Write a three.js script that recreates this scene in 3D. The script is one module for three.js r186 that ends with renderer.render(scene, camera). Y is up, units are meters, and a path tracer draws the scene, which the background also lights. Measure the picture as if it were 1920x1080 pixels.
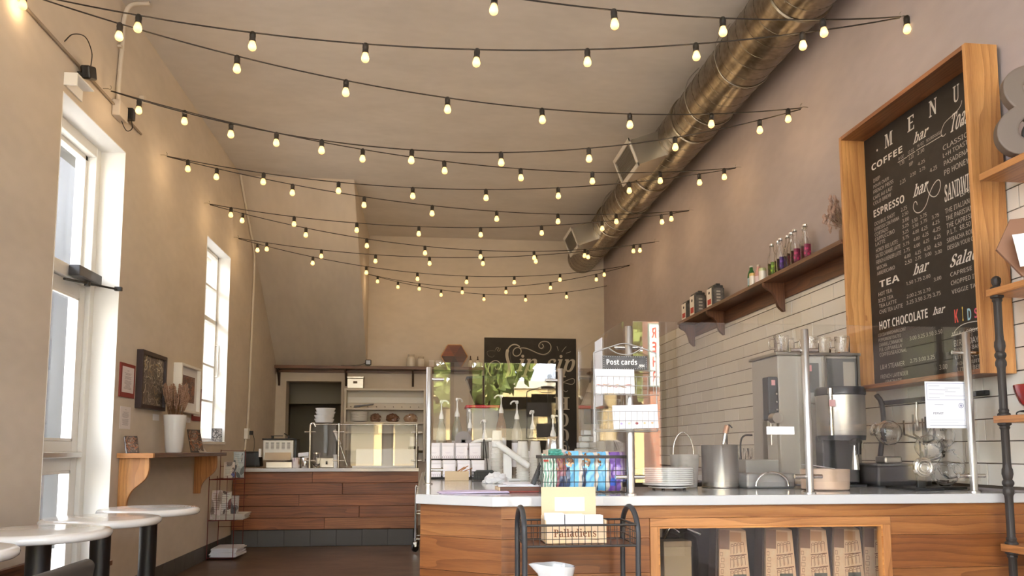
import * as THREE from 'three';
import { RoundedBoxGeometry } from 'three/addons/geometries/RoundedBoxGeometry.js';
import { mergeGeometries, mergeVertices, toCreasedNormals } from 'three/addons/utils/BufferGeometryUtils.js';
import { createNoise2D, createNoise3D } from 'simplex-noise';
import { TextGeometry } from 'three/addons/geometries/TextGeometry.js';
import { FontLoader } from 'three/addons/loaders/FontLoader.js';

// ---------------------------------------------------------------- camera, sky, sun, exposure
const scene = new THREE.Scene();
const EYE = 1.13;
const camera = new THREE.PerspectiveCamera(2 * Math.atan(707 / 1450) * 180 / Math.PI, 16 / 9, 0.05, 300);
camera.rotation.order = 'YXZ';
camera.position.set(0, EYE, 0);
camera.rotation.set(THREE.MathUtils.degToRad(5.37), THREE.MathUtils.degToRad(-6.19), 0);
camera.setViewOffset(1414 * 16 / 9, 1414, (1414 * 16 / 9 - 1920) / 2, 0, 1920, 1080);   // a shifted lens
camera.updateProjectionMatrix();

const renderer = new THREE.WebGLRenderer({ antialias: true });
renderer.toneMapping = THREE.LinearToneMapping;
renderer.toneMappingExposure = 1.02;
renderer.shadowMap.enabled = true;
scene.background = new THREE.Color().setRGB(14, 15, 16.6);
const BULB = 0.088;                                 // candela of one bulb
scene.environment = null;

const sun = new THREE.DirectionalLight(new THREE.Color(1.0, 0.93, 0.8), 42);
sun.position.set(-3, 22, -24); sun.target.position.set(0, 0, 6);
sun.castShadow = true;
Object.assign(sun.shadow.camera, { left: -30, right: 30, top: 30, bottom: -30, near: 1, far: 90 });
scene.add(sun, sun.target);

// ---------------------------------------------------------------- helpers
function rng(seed) { let s = seed >>> 0; return () => { s = (s + 0x6d2b79f5) | 0; let t = Math.imul(s ^ (s >>> 15), 1 | s); t = (t + Math.imul(t ^ (t >>> 7), 61 | t)) ^ t; return ((t ^ (t >>> 14)) >>> 0) / 4294967296; }; }
const N2 = createNoise2D(rng(5)), N3 = createNoise3D(rng(9));
const V = (x, y, z) => new THREE.Vector3(x, y, z);
const used = {};
function numbered(name) { const n = used[name] || 0; used[name] = n + 1; return n ? name + '_' + String(n).padStart(3, '0') : name; }
function tag(o, label, category, group) { o.userData = { label, category }; if (group) o.userData.group = group; return o; }
function thing(name, label, category, [x, y, z] = [0, 0, 0], turn = 0, group) {
  const o = new THREE.Group(); o.name = numbered(name); scene.add(o);
  o.position.set(x, y, z); o.rotation.y = turn;
  return tag(o, label, category, group);
}
function plain(g) { g = g.index ? g.toNonIndexed() : g; for (const k of Object.keys(g.attributes)) if (!['position', 'normal', 'uv'].includes(k)) g.deleteAttribute(k); if (!g.attributes.uv) g.setAttribute('uv', new THREE.BufferAttribute(new Float32Array(g.attributes.position.count * 2), 2)); return g; }
function join(geos) { geos = [geos].flat(9); return geos.length === 1 ? geos[0] : mergeGeometries(geos.map(plain)); }
function part(name, geos, mat, parent, label) {
  const m = new THREE.Mesh(join(geos), mat); m.name = name; m.castShadow = m.receiveShadow = true;
  if (label) m.userData.label = label;
  parent.add(m); return m;
}
function solo(name, label, category, geos, mat, group) { const m = part(numbered(name), geos, mat, scene); return tag(m, label, category, group); }
function struct(name, geos, mat, parent) { const m = part(parent ? name : numbered(name), geos, mat, parent || scene); if (!parent) m.userData.kind = 'structure'; return m; }
function structGroup(name, x = 0, y = 0, z = 0) { const g = new THREE.Group(); g.name = numbered(name); g.position.set(x, y, z); g.userData.kind = 'structure'; scene.add(g); return g; }
function copyOf(o, pos, turn, label, group) { const c = o.clone(); c.name = numbered(o.name.replace(/_\d{3}$/, '')); scene.add(c); if (pos) c.position.set(...pos); if (turn !== undefined) c.rotation.y = turn; c.userData = { ...o.userData }; if (label) c.userData.label = label; if (group) c.userData.group = group; return c; }
// uv in metres: u along the grain axis
function uvm(g, grain = 'x', du = 0, dv = 0) {
  g = plain(g); const p = g.attributes.position, n = g.attributes.normal, uv = g.attributes.uv;
  for (let i = 0; i < p.count; i += 3) {
    let nx = 0, ny = 0, nz = 0; for (let k = 0; k < 3; k++) { nx += Math.abs(n.getX(i + k)); ny += Math.abs(n.getY(i + k)); nz += Math.abs(n.getZ(i + k)); }
    const ax = nx >= ny && nx >= nz ? 'x' : ny >= nz ? 'y' : 'z';
    for (let k = 0; k < 3; k++) {
      const q = { x: p.getX(i + k), y: p.getY(i + k), z: p.getZ(i + k) };
      let a, b;
      if (ax === grain) { const r = ['x', 'y', 'z'].filter((c) => c !== ax); a = q[r[0]] * 0.35; b = q[r[1]]; }
      else { a = q[grain]; b = q[['x', 'y', 'z'].find((c) => c !== ax && c !== grain)]; }
      uv.setXY(i + k, a + du, b + dv);
    }
  }
  return g;
}
function box(w, h, d, x = 0, y = 0, z = 0, r = 0) {
  const g = r ? new RoundedBoxGeometry(w, h, d, 2, Math.min(r, w / 2.01, h / 2.01, d / 2.01)) : new THREE.BoxGeometry(w, h, d);
  return g.translate(x, y, z);
}
const span = (x0, x1, y0, y1, z0, z1, r = 0) => box(x1 - x0, y1 - y0, z1 - z0, (x0 + x1) / 2, (y0 + y1) / 2, (z0 + z1) / 2, r);
function cyl(r0, r1, h, x = 0, y = 0, z = 0, seg = 24, open = false) { return new THREE.CylinderGeometry(r1, r0, h, seg, 1, open).translate(x, y + h / 2, z); }   // r0 below, r1 above, stands on y
function rod(a, b, r, seg = 8) { const d = b.clone().sub(a), g = new THREE.CylinderGeometry(r, r, d.length(), seg); g.applyQuaternion(new THREE.Quaternion().setFromUnitVectors(V(0, 1, 0), d.clone().normalize())); const m = a.clone().add(b).multiplyScalar(0.5); return g.translate(m.x, m.y, m.z); }
function tube(pts, r, seg = 32, rad = 8, tension = 0.5) { return new THREE.TubeGeometry(new THREE.CatmullRomCurve3(pts, false, 'catmullrom', tension), seg, r, rad); }
function lathe(pts, seg = 32) { return toCreasedNormals(new THREE.LatheGeometry(pts.map(([r, y]) => new THREE.Vector2(Math.max(r, 0.00001), y)), seg), 0.7); }
function shapeOf(pts) { const s = new THREE.Shape(); pts.forEach(([x, y], i) => i ? s.lineTo(x, y) : s.moveTo(x, y)); return s; }
function extrude(shape, depth, bevel = 0, seg = 10) { const g = new THREE.ExtrudeGeometry(shape, { depth: depth - 2 * bevel, bevelEnabled: bevel > 0, bevelSize: bevel, bevelThickness: bevel, bevelOffset: -bevel, bevelSegments: 2, curveSegments: seg }); return g.translate(0, 0, bevel); }
const RX = (g, a) => g.rotateX(a), RY = (g, a) => g.rotateY(a), RZ = (g, a) => g.rotateZ(a), T = (g, x, y, z) => g.translate(x, y, z);
const PI = Math.PI;

// ---------------------------------------------------------------- textures and materials
function dataTex(w, h, f, srgb = true) {
  const d = new Uint8Array(w * h * 4);
  for (let y = 0; y < h; y++) for (let x = 0; x < w; x++) { const c = f(x / w, y / h, x, y), o = (y * w + x) * 4; d[o] = c[0]; d[o + 1] = c[1]; d[o + 2] = c[2]; d[o + 3] = 255; }
  const t = new THREE.DataTexture(d, w, h); t.wrapS = t.wrapT = THREE.RepeatWrapping; t.magFilter = THREE.LinearFilter; t.minFilter = THREE.LinearMipmapLinearFilter; t.generateMipmaps = true;
  if (srgb) t.colorSpace = THREE.SRGBColorSpace; t.needsUpdate = true; return t;
}
const loop2 = (u, v, f, fv = f) => { const a = u * 2 * PI, R = f / (2 * PI); return N3(Math.cos(a) * R, Math.sin(a) * R, v * fv); };   // repeats in u
const mix = (a, b, t) => a.map((x, i) => Math.max(0, Math.min(255, x + (b[i] - x) * t)));
// wood: 2 m along u, 0.6 m along v
function woodTex(light, dark, seed, ring = 9) {
  const t = dataTex(1024, 512, (u, v) => {
    const s = seed * 17.3, vv = v < 0.5 ? v : 1 - v;                       // mirrored, so that it repeats
    const warp = loop2(u, vv * 2 + s, 2.2, 2.6) * 0.10 + loop2(u, vv * 2 + s + 5, 7, 5) * 0.018;
    const r = (vv * 2 + warp) * ring, k = r - Math.floor(r), late = Math.pow(k, 2.2);
    const fib = loop2(u, v * 1 + s + 9, 14, 160) * 0.5 + loop2(u, v + s + 13, 40, 330) * 0.35;
    const broad = loop2(u, vv * 2 + s + 21, 3, 2.2);
    return mix(light, dark, Math.max(0, Math.min(1, 0.22 + late * 0.42 + fib * 0.24 + broad * 0.26)));
  });
  t.repeat.set(1 / 2.0, 1 / 0.6); return t;
}
const TEX = {
  honey: woodTex([214, 158, 98], [146, 92, 46], 1, 7),
  amber: woodTex([198, 138, 82], [126, 76, 38], 2, 8),
  teak: woodTex([170, 110, 68], [98, 58, 34], 3, 9),
  walnut: woodTex([118, 74, 48], [58, 32, 20], 4, 10),
};
const plasterBump = dataTex(512, 512, (u, v) => { const q = 128 + 40 * loop2(u, v < 0.5 ? v : 1 - v, 9, 18) + 34 * loop2(u, v < 0.5 ? v + 3 : 4 - v, 40, 80); return [q, q, q]; }, false);
plasterBump.repeat.set(0.5, 0.5);
const plasterTone = dataTex(512, 512, (u, v) => { const w = v < 0.5 ? v : 1 - v, q = 244 + 5 * loop2(u, w, 5, 10) + 3 * loop2(u, w + 7, 22, 44); return [q, q - 1, q - 2]; });
plasterTone.repeat.set(0.25, 0.25);
const floorTex = dataTex(512, 512, (u, v) => { const w = v < 0.5 ? v : 1 - v; const q = 0.5 + 0.3 * loop2(u, w, 4, 8) + 0.2 * loop2(u, w + 3, 15, 30) + 0.12 * loop2(u, w + 11, 60, 120); return mix([118, 94, 78], [68, 52, 42], q); });
floorTex.repeat.set(0.4, 0.4);
const std = (color, roughness = 0.6, metalness = 0, more = {}) => new THREE.MeshStandardMaterial({ color, roughness, metalness, ...more });
const lin = (r, g, b) => new THREE.Color().setRGB(r, g, b);
const wood = (map, roughness = 0.42, color = 0xffffff, more = {}) => new THREE.MeshPhysicalMaterial({ map, color, roughness, clearcoat: 0.25, clearcoatRoughness: 0.35, bumpMap: map, bumpScale: 0.0006, ...more });
const paint = (color) => std(color, 0.85, 0, { map: plasterTone, bumpMap: plasterBump, bumpScale: 0.0007 });
const M = {
  cream: paint(lin(0.66, 0.585, 0.50)), mauve: paint(lin(0.48, 0.41, 0.395)), ceil: paint(lin(0.66, 0.62, 0.58)),
  white: std(lin(0.80, 0.79, 0.76), 0.5), trim: std(lin(0.78, 0.77, 0.73), 0.45), gloss: std(lin(0.82, 0.82, 0.81), 0.18),
  floor: std(0xffffff, 0.32, 0, { map: floorTex }), cove: std(lin(0.075, 0.07, 0.068), 0.5),
  honey: wood(TEX.honey), amber: wood(TEX.amber, 0.4), teak: wood(TEX.teak, 0.45), walnut: wood(TEX.walnut, 0.45),
  tile: new THREE.MeshPhysicalMaterial({ color: lin(0.76, 0.71, 0.62), roughness: 0.12, clearcoat: 0.6, clearcoatRoughness: 0.06 }),
  tile2: new THREE.MeshPhysicalMaterial({ color: lin(0.73, 0.68, 0.59), roughness: 0.14, clearcoat: 0.6, clearcoatRoughness: 0.06 }),
  tile3: new THREE.MeshPhysicalMaterial({ color: lin(0.78, 0.73, 0.65), roughness: 0.1, clearcoat: 0.6, clearcoatRoughness: 0.06 }),
  grout: std(lin(0.10, 0.075, 0.055), 0.95),
  black: std(lin(0.012, 0.012, 0.013), 0.4), blackMatte: std(lin(0.02, 0.019, 0.019), 0.75), iron: std(lin(0.045, 0.038, 0.034), 0.55, 0.3),
  steel: std(lin(0.62, 0.60, 0.57), 0.22, 1), brushed: std(lin(0.55, 0.53, 0.50), 0.34, 1), galv: std(lin(0.50, 0.47, 0.42), 0.3, 0.95), chrome: std(lin(0.8, 0.8, 0.8), 0.08, 1),
  glass: new THREE.MeshPhysicalMaterial({ color: 0xffffff, roughness: 0.0, transmission: 1, thickness: 0, ior: 1.5 }),
  guard: new THREE.MeshPhysicalMaterial({ color: lin(0.97, 0.97, 0.96), roughness: 0.0, transmission: 1, thickness: 0, ior: 1.6 }),
  solidGlass: new THREE.MeshPhysicalMaterial({ color: 0xffffff, roughness: 0.02, transmission: 1, thickness: 0.01, ior: 1.45 }),
  edge: std(lin(0.30, 0.42, 0.38), 0.2),
  quartz: new THREE.MeshPhysicalMaterial({ color: lin(0.54, 0.54, 0.54), roughness: 0.14, clearcoat: 0.4, clearcoatRoughness: 0.08 }),
  porcelain: new THREE.MeshPhysicalMaterial({ color: lin(0.74, 0.74, 0.74), roughness: 0.12, clearcoat: 0.7, clearcoatRoughness: 0.05 }),
  paper: std(lin(0.72, 0.72, 0.74), 0.8), card: std(lin(0.62, 0.47, 0.30), 0.85), wire: std(lin(0.10, 0.09, 0.088), 0.45, 0.6),
  plastic: std(lin(0.78, 0.78, 0.77), 0.35), charcoal: std(lin(0.035, 0.036, 0.04), 0.4),
};
// ---------------------------------------------------------------- the room
const XL = -2.27, XR = 2.75, ZB = -11.85, ZF = 1.6, CEIL = 4.42, WT = 0.25;
struct('floor', uvm(span(XL - WT, XR + WT, -0.2, 0, ZB - 3.2, ZF + WT)), M.floor);
struct('ceiling', uvm(span(XL - WT, XR + WT, CEIL, CEIL + 0.2, ZB - WT, ZF + WT)), M.ceil);
// left wall: shape in (z, y), extruded to -x
function holedWall(outer, holes, t) {
  const s = shapeOf(outer); for (const [a0, a1, b0, b1] of holes) s.holes.push(shapeOf([[a0, b0], [a0, b1], [a1, b1], [a1, b0]]));
  return new THREE.ExtrudeGeometry(s, { depth: t, bevelEnabled: false });
}
const DOOR = { z0: -5.885, z1: -4.88, top: 3.345 }, WIN = { z0: -9.0, z1: -8.05, y0: 1.215, y1: 3.32 };
// extrude in xy then turn so that x -> -z ... local (a, b, c) -> world (XL - c, b, a)
const leftWall = holedWall([[ZB - WT, -0.2], [ZF + WT, -0.2], [ZF + WT, CEIL], [ZB - WT, CEIL]], [[DOOR.z0, DOOR.z1, 0, DOOR.top], [WIN.z0, WIN.z1, WIN.y0, WIN.y1], [-1.6, 0.2, 1.0, 3.3]], 0.32).applyMatrix4(new THREE.Matrix4().set(0, 0, -1, XL, 0, 1, 0, 0, 1, 0, 0, 0, 0, 0, 0, 1));
struct('wall_left', uvm(leftWall, 'z'), M.cream);
const wallRight = struct('wall_right', uvm(span(XR, XR + WT, -0.2, CEIL, ZB - WT, ZF + WT), 'z'), M.mauve);
const BD = { x0: -2.115, x1: -1.305, y1: 2.155 };
struct('wall_back', uvm(holedWall([[XL - WT, -0.2], [XR + WT, -0.2], [XR + WT, CEIL], [XL - WT, CEIL]], [[BD.x0, BD.x1, 0, BD.y1]], -WT).translate(0, 0, ZB)), M.cream);
// storefront behind the camera: piers, a low sill wall and a header, glazed between
const FB = [[-2.05, -1.15], [-0.95, 0.35], [0.55, 1.85], [2.0, 2.65]];
struct('wall_front', uvm(holedWall([[XL - WT, -0.2], [XR + WT, -0.2], [XR + WT, CEIL], [XL - WT, CEIL]], FB.map(([a, b], i) => [a, b, i === 1 ? 0.02 : 0.35, 3.9]), WT).translate(0, 0, ZF)), M.white);
FB.forEach(([a, b], i) => {
  const g = structGroup('window_' + (i + 3)), y0 = i === 1 ? 0.02 : 0.35;
  const f = 0.05, z = ZF + 0.06;
  part('window_frame', [span(a, a + f, y0, 3.9, z, z + 0.07), span(b - f, b, y0, 3.9, z, z + 0.07), span(a, b, 3.9 - f, 3.9, z, z + 0.07), span(a, b, y0, y0 + f, z, z + 0.07), span(a, b, 2.7, 2.7 + f, z, z + 0.07)], M.blackMatte, g);
  part('pane', span(a + f, b - f, y0 + f, 2.7, z + 0.03, z + 0.036), M.glass, g);
  part('pane', span(a + f, b - f, 2.75, 3.85, z + 0.03, z + 0.036), M.glass, g);
});
// stair soffit that comes down over the back left corner
{
  const s = shapeOf([[-11.87, 2.372], [-11.87, CEIL + 0.02], [-9.33, CEIL + 0.02]]);
  const g = new THREE.ExtrudeGeometry(s, { depth: 1.36, bevelEnabled: true, bevelSize: 0.012, bevelThickness: 0.012, bevelSegments: 2 }).applyMatrix4(new THREE.Matrix4().set(0, 0, -1, -0.94, 0, 1, 0, 0, 1, 0, 0, 0, 0, 0, 0, 1));
  struct('wall_soffit', uvm(g, 'z'), M.cream);
}
// passage behind the back doorway
{
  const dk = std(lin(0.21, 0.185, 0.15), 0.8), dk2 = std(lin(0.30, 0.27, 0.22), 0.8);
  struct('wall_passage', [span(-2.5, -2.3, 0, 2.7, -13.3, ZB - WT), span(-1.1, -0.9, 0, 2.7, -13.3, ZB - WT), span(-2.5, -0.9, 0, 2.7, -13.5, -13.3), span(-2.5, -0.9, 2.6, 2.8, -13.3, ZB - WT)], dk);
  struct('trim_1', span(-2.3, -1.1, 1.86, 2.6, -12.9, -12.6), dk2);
  const c = 0.035;
  struct('trim_2', [span(BD.x0 - c, BD.x0, 0, BD.y1 + c, ZB, ZB + 0.018), span(BD.x1, BD.x1 + c, 0, BD.y1 + c, ZB, ZB + 0.018), span(BD.x0, BD.x1, BD.y1, BD.y1 + c, ZB, ZB + 0.018)], M.cream);
}
// cove base tiles along the left wall
{
  const bb = structGroup('baseboard_left');
  const t = box(0.012, 0.148, 0.296, 0, 0, 0, 0.003);
  for (const [z0, z1] of [[ZB + 2.5, DOOR.z0], [DOOR.z1, -1.5]]) for (let z = z1 - 0.15; z > z0 + 0.0; z -= 0.3) { const m = part('tile', t, M.cove, bb); m.position.set(XL + 0.006, 0.075, z); }
}
// ---------------------------------------------------------------- glazed door and the window over it
{
  const xi = XL - 0.17, xo = XL - 0.32, tr = 2.3;
  const fr = structGroup('door_1');
  const J = 0.075;
  part('door_frame', [span(xo, xi, 0, DOOR.top, DOOR.z0, DOOR.z0 + J, 0.006), span(xo, xi, 0, DOOR.top, DOOR.z1 - J, DOOR.z1, 0.006), span(xo, xi, tr, tr + 0.09, DOOR.z0 + J, DOOR.z1 - J, 0.006), span(xo, xi, DOOR.top - J, DOOR.top, DOOR.z0 + J, DOOR.z1 - J, 0.006)], M.trim, fr);
  const z0 = DOOR.z0 + J + 0.004, z1 = DOOR.z1 - J - 0.004, s = 0.095, x0 = xi - 0.075, x1 = xi - 0.03;
  const leaf = part('door_leaf', [span(x0, x1, 0.01, tr - 0.005, z0, z0 + s, 0.005), span(x0, x1, 0.01, tr - 0.005, z1 - s, z1, 0.005), span(x0, x1, tr - 0.1, tr - 0.005, z0 + s, z1 - s, 0.005), span(x0, x1, 0.01, 0.25, z0 + s, z1 - s, 0.005), span(x0, x1, 0.985, 1.19, z0 + s, z1 - s, 0.005)], M.trim, fr);
  const b = 0.018;
  for (const [y0, y1] of [[0.25, 0.985], [1.19, tr - 0.1]]) {
    part('pane', span(x0 + 0.018, x0 + 0.024, y0, y1, z0 + s, z1 - s), M.glass, fr);
    part('glazing_bead', [span(x1 - 0.02, x1 + 0.004, y0, y1, z0 + s, z0 + s + b), span(x1 - 0.02, x1 + 0.004, y0, y1, z1 - s - b, z1 - s), span(x1 - 0.02, x1 + 0.004, y1 - b, y1, z0 + s, z1 - s), span(x1 - 0.02, x1 + 0.004, y0, y0 + b, z0 + s, z1 - s)], M.white, fr);
  }
  part('push_bar', [span(x1, x1 + 0.05, 1.075, 1.115, z0 + 0.03, z1 - 0.03, 0.008)], M.brushed, fr);
  const w = structGroup('window_1');
  part('pane', span(xo + 0.05, xo + 0.056, tr + 0.09, DOOR.top - J, DOOR.z0 + J, DOOR.z1 - J), M.glass, w);
  const y0 = tr + 0.09, y1 = DOOR.top - J, a0 = DOOR.z0 + J, a1 = DOOR.z1 - J, q = 0.03;
  part('window_frame', [span(xo + 0.03, xo + 0.085, y0, y0 + q, a0, a1), span(xo + 0.03, xo + 0.085, y1 - q, y1, a0, a1), span(xo + 0.03, xo + 0.085, y0, y1, a0, a0 + q), span(xo + 0.03, xo + 0.085, y0, y1, a1 - q, a1)], M.trim, w);
  part('reveal_lining', [span(xi - 0.02, XL + 0.002, 0, DOOR.top, DOOR.z0, DOOR.z0 + 0.006), span(xi - 0.02, XL + 0.002, 0, DOOR.top, DOOR.z1 - 0.006, DOOR.z1), span(xi - 0.02, XL + 0.002, DOOR.top - 0.006, DOOR.top, DOOR.z0 + 0.006, DOOR.z1 - 0.006)], M.white, fr);
}
// small casement window
{
  const w = structGroup('window_2'), xi = XL - 0.13, xo = XL - 0.2, f = 0.04, { z0, z1, y0, y1 } = WIN;
  part('window_frame', [span(xo, xi, y0, y1, z0, z0 + f, 0.004), span(xo, xi, y0, y1, z1 - f, z1, 0.004), span(xo, xi, y0, y0 + f, z0, z1, 0.004), span(xo, xi, y1 - f, y1, z0, z1, 0.004), span(xo, xi, 2.53, 2.58, z0, z1, 0.004)], M.trim, w);
  const zm = (z0 + z1) / 2, m = 0.011;
  for (const y of [2.05, 1.66]) part('muntin', span(xo + 0.02, xi, y - m, y + m, z0 + f, z1 - f), M.trim, w);
  part('muntin', span(xo + 0.02, xi, y0 + f, y1 - f, zm - m, zm + m), M.trim, w);
  part('muntin', span(xo + 0.02, xi, 2.92 - m, 2.92 + m, z0 + f, z1 - f), M.trim, w);
  const ys = [y0 + f, 1.66, 2.05, 2.53, 2.58, 2.92, y1 - f];
  for (let i = 0; i < 6; i++) if (i !== 3) for (const [a, b] of [[z0 + f, zm - m], [zm + m, z1 - f]]) part('pane', span(xo + 0.03, xo + 0.034, ys[i], ys[i + 1], a, b), M.glass, w);
  part('reveal_lining', [span(xi - 0.02, XL + 0.002, y0, y1, z0, z0 + 0.006), span(xi - 0.02, XL + 0.002, y0, y1, z1 - 0.006, z1), span(xi - 0.02, XL + 0.002, y1 - 0.006, y1, z0 + 0.006, z1 - 0.006)], M.white, w);
  part('window_handle', [tube([V(xi, 2.3, z0 + 0.02), V(xi + 0.035, 2.3, z0 + 0.02), V(xi + 0.035, 1.95, z0 + 0.02), V(xi, 1.95, z0 + 0.02)], 0.006, 24, 6, 0.05)], M.trim, w);
  part('window_sill', span(xo, XL + 0.012, y0 - 0.03, y0 + 0.002, z0 - 0.01, z1 + 0.01, 0.005), M.white, w);
}
{ // window beside the camera, out of the picture
  const w = structGroup('window_7'), xo = XL - 0.2, xi = XL - 0.13, z0 = -1.6, z1 = 0.2, y0 = 1, y1 = 3.3, f = 0.05;
  part('window_frame', [span(xo, xi, y0, y1, z0, z0 + f), span(xo, xi, y0, y1, z1 - f, z1), span(xo, xi, y0, y0 + f, z0, z1), span(xo, xi, y1 - f, y1, z0, z1), span(xo, xi, y0, y1, -0.72, -0.68)], M.trim, w);
  part('pane', span(xo + 0.03, xo + 0.034, y0 + f, y1 - f, z0 + f, -0.72), M.glass, w); part('pane', span(xo + 0.03, xo + 0.034, y0 + f, y1 - f, -0.68, z1 - f), M.glass, w);
}
// ---------------------------------------------------------------- tiled right wall
{
  const y0 = 0.955, PH = 0.1085, PW = 0.305, g = 0.0045, zN = -2.55, zEnd = -9.0;
  struct('grout', span(XR - 0.006, XR, y0 - 0.012, y0 + PH * 14 + 0.002, zEnd, zN), M.grout, wallRight);
  const r = rng(3), shapes = {};
  for (let row = 0; row < 14; row++) for (let k = -1; k < 24; k++) {
    let a = zN - (k + (row % 2 ? 0.5 : 0)) * PW - 0.09, b = a - PW + g; a = Math.min(a, zN); b = Math.max(b, zEnd);
    if (a - b < 0.02) continue;
    const key = (a - b).toFixed(3); shapes[key] = shapes[key] || box(0.009, PH - g, a - b, 0, 0, 0, 0.0025);
    const m = part('tile', shapes[key], [M.tile, M.tile2, M.tile3][Math.floor(r() * 3)], wallRight);
    m.position.set(XR - 0.0085 - r() * 0.0008, y0 + (row + 0.5) * PH, (a + b) / 2); m.rotation.set(0, (r() - 0.5) * 0.006, (r() - 0.5) * 0.01);
  }
}
// ---------------------------------------------------------------- festoon strings of bulbs
{
  const HY = 3.625;
  const glow = dataTex(4, 64, (u, v) => { const t = Math.min(1, Math.max(0, (v - 0.1) / 0.75)), k = Math.sin(Math.PI * Math.min(1, 0.12 + 0.75 * (1 - t))); return mix([255, 168, 62], [255, 226, 150], Math.pow(k, 0.8)); });
  const bulbMat = std(lin(0.9, 0.75, 0.5), 0.25, 0, { emissive: 0xffffff, emissiveMap: glow, emissiveIntensity: 1.55 });
  const sockMat = std(lin(0.02, 0.017, 0.015), 0.55), cableMat = std(lin(0.022, 0.017, 0.015), 0.6);
  const bulbGeo = new THREE.LatheGeometry([[0.0001, -0.056], [0.010, -0.0545], [0.0175, -0.049], [0.0215, -0.041], [0.0225, -0.034], [0.0205, -0.024], [0.0165, -0.012], [0.0135, -0.003], [0.0130, 0]].map(([a, b]) => new THREE.Vector2(a, b)), 16);
  const sockGeo = lathe([[0.0001, 0.004], [0.011, 0.004], [0.0165, -0.004], [0.0175, -0.022], [0.0165, -0.024], [0.0165, -0.040], [0.018, -0.042], [0.018, -0.049], [0.0135, -0.05], [0.0001, -0.05]], 16);
  const hookGeo = tube([V(0, 0, 0), V(0.035, 0, 0), V(0.05, -0.006, 0), V(0.056, 0.012, 0), V(0.046, 0.024, 0)], 0.0022, 16, 6);
  const L = { m: [XL, 3.6, -3.15], 0: [XL, 3.64, -4.3], 1: [XL, 3.63, -5.44], 2: [XL, 3.61, -6.61], 3: [XL, 3.61, -7.9], 4: [XL, 3.59, -9.1], 5: [-0.935, 3.68, -11.2] };
  const R = { 1: -4.0, 2: -5.204, 3: -6.424, 4: -7.666, 5: -8.895, 6: -10.069, 7: -11.4 };
  const WORD = ['nearest span, cut off at the very top', 'second span from the camera', 'third span from the camera', 'fourth span from the camera, the one that hangs lowest', 'fifth span from the camera', 'sixth span from the camera', 'seventh span from the camera', 'eighth span from the camera', 'ninth span from the camera', 'tenth span from the camera', 'eleventh span from the camera', 'last span but one, starting on the stair soffit', 'last span, in front of the back wall'];
  const spans = [['m', 1, 0.27, 0.09, 8], [0, 1, 0.27, 0.04, 9], [0, 2, 0.29, 0.52, 8], [1, 2, 0.40, 0.25, 8], [1, 3, 0.25, 0.53, 8], [2, 3, 0.25, 0.23, 8], [2, 4, 0.22, 0.45, 8], [3, 4, 0.22, 0.27, 8], [3, 5, 0.28, 0.37, 8], [4, 5, 0.22, 0.38, 8], [4, 6, 0.30, 0.27, 8], [5, 6, 0.26, 0.2, 6], [5, 7, 0.23, 0.48, 5]];
  const lamp = new THREE.Color(1, 0.68, 0.36);
  spans.forEach(([l, r, sag, s0, n], i) => {
    const A = V(...L[l]), B = V(XR, HY + 0.01, R[r]), t = thing('string_light', `ceiling string of warm bulbs, ${WORD[i]}`, 'string lights', [A.x, A.y, A.z], 0, 'bulb strings zigzagging between the walls');
    const len = Math.hypot(B.x - A.x, B.z - A.z), wob = rng(50 + i);
    const at = (s) => { const k = s / len; return V((B.x - A.x) * k, (B.y - A.y) * k - 4 * sag * k * (1 - k), (B.z - A.z) * k); };
    const e = 0.055 / len, pts = []; for (let k = 0; k <= 28; k++) pts.push(at(len * (e + (1 - 2 * e) * k / 28)));
    part('cable', tube(pts, 0.0042, 56, 6), cableMat, t);
    const h0 = part('hook', hookGeo, M.galv, t); const h1 = part('hook', hookGeo, M.galv, t); h1.position.copy(B.clone().sub(A)); h1.rotation.y = PI;
    for (let k = 0; k < n; k++) {
      const p = at(s0 + k * (n === 9 ? 0.622 : 0.63)), s = part('socket', sockGeo, sockMat, t);
      s.position.copy(p); s.rotation.set((wob() - 0.5) * 0.14, wob() * 6, (wob() - 0.5) * 0.16);
      const b = part('bulb', bulbGeo, bulbMat, s); b.position.y = -0.046; b.castShadow = false;
      const pl = new THREE.PointLight(lamp, BULB, 0, 2); pl.position.copy(p).add(A).add(V(0, -0.08, 0)); pl.castShadow = true; pl.shadow.radius = 1; scene.add(pl);
    }
  });
}
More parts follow.
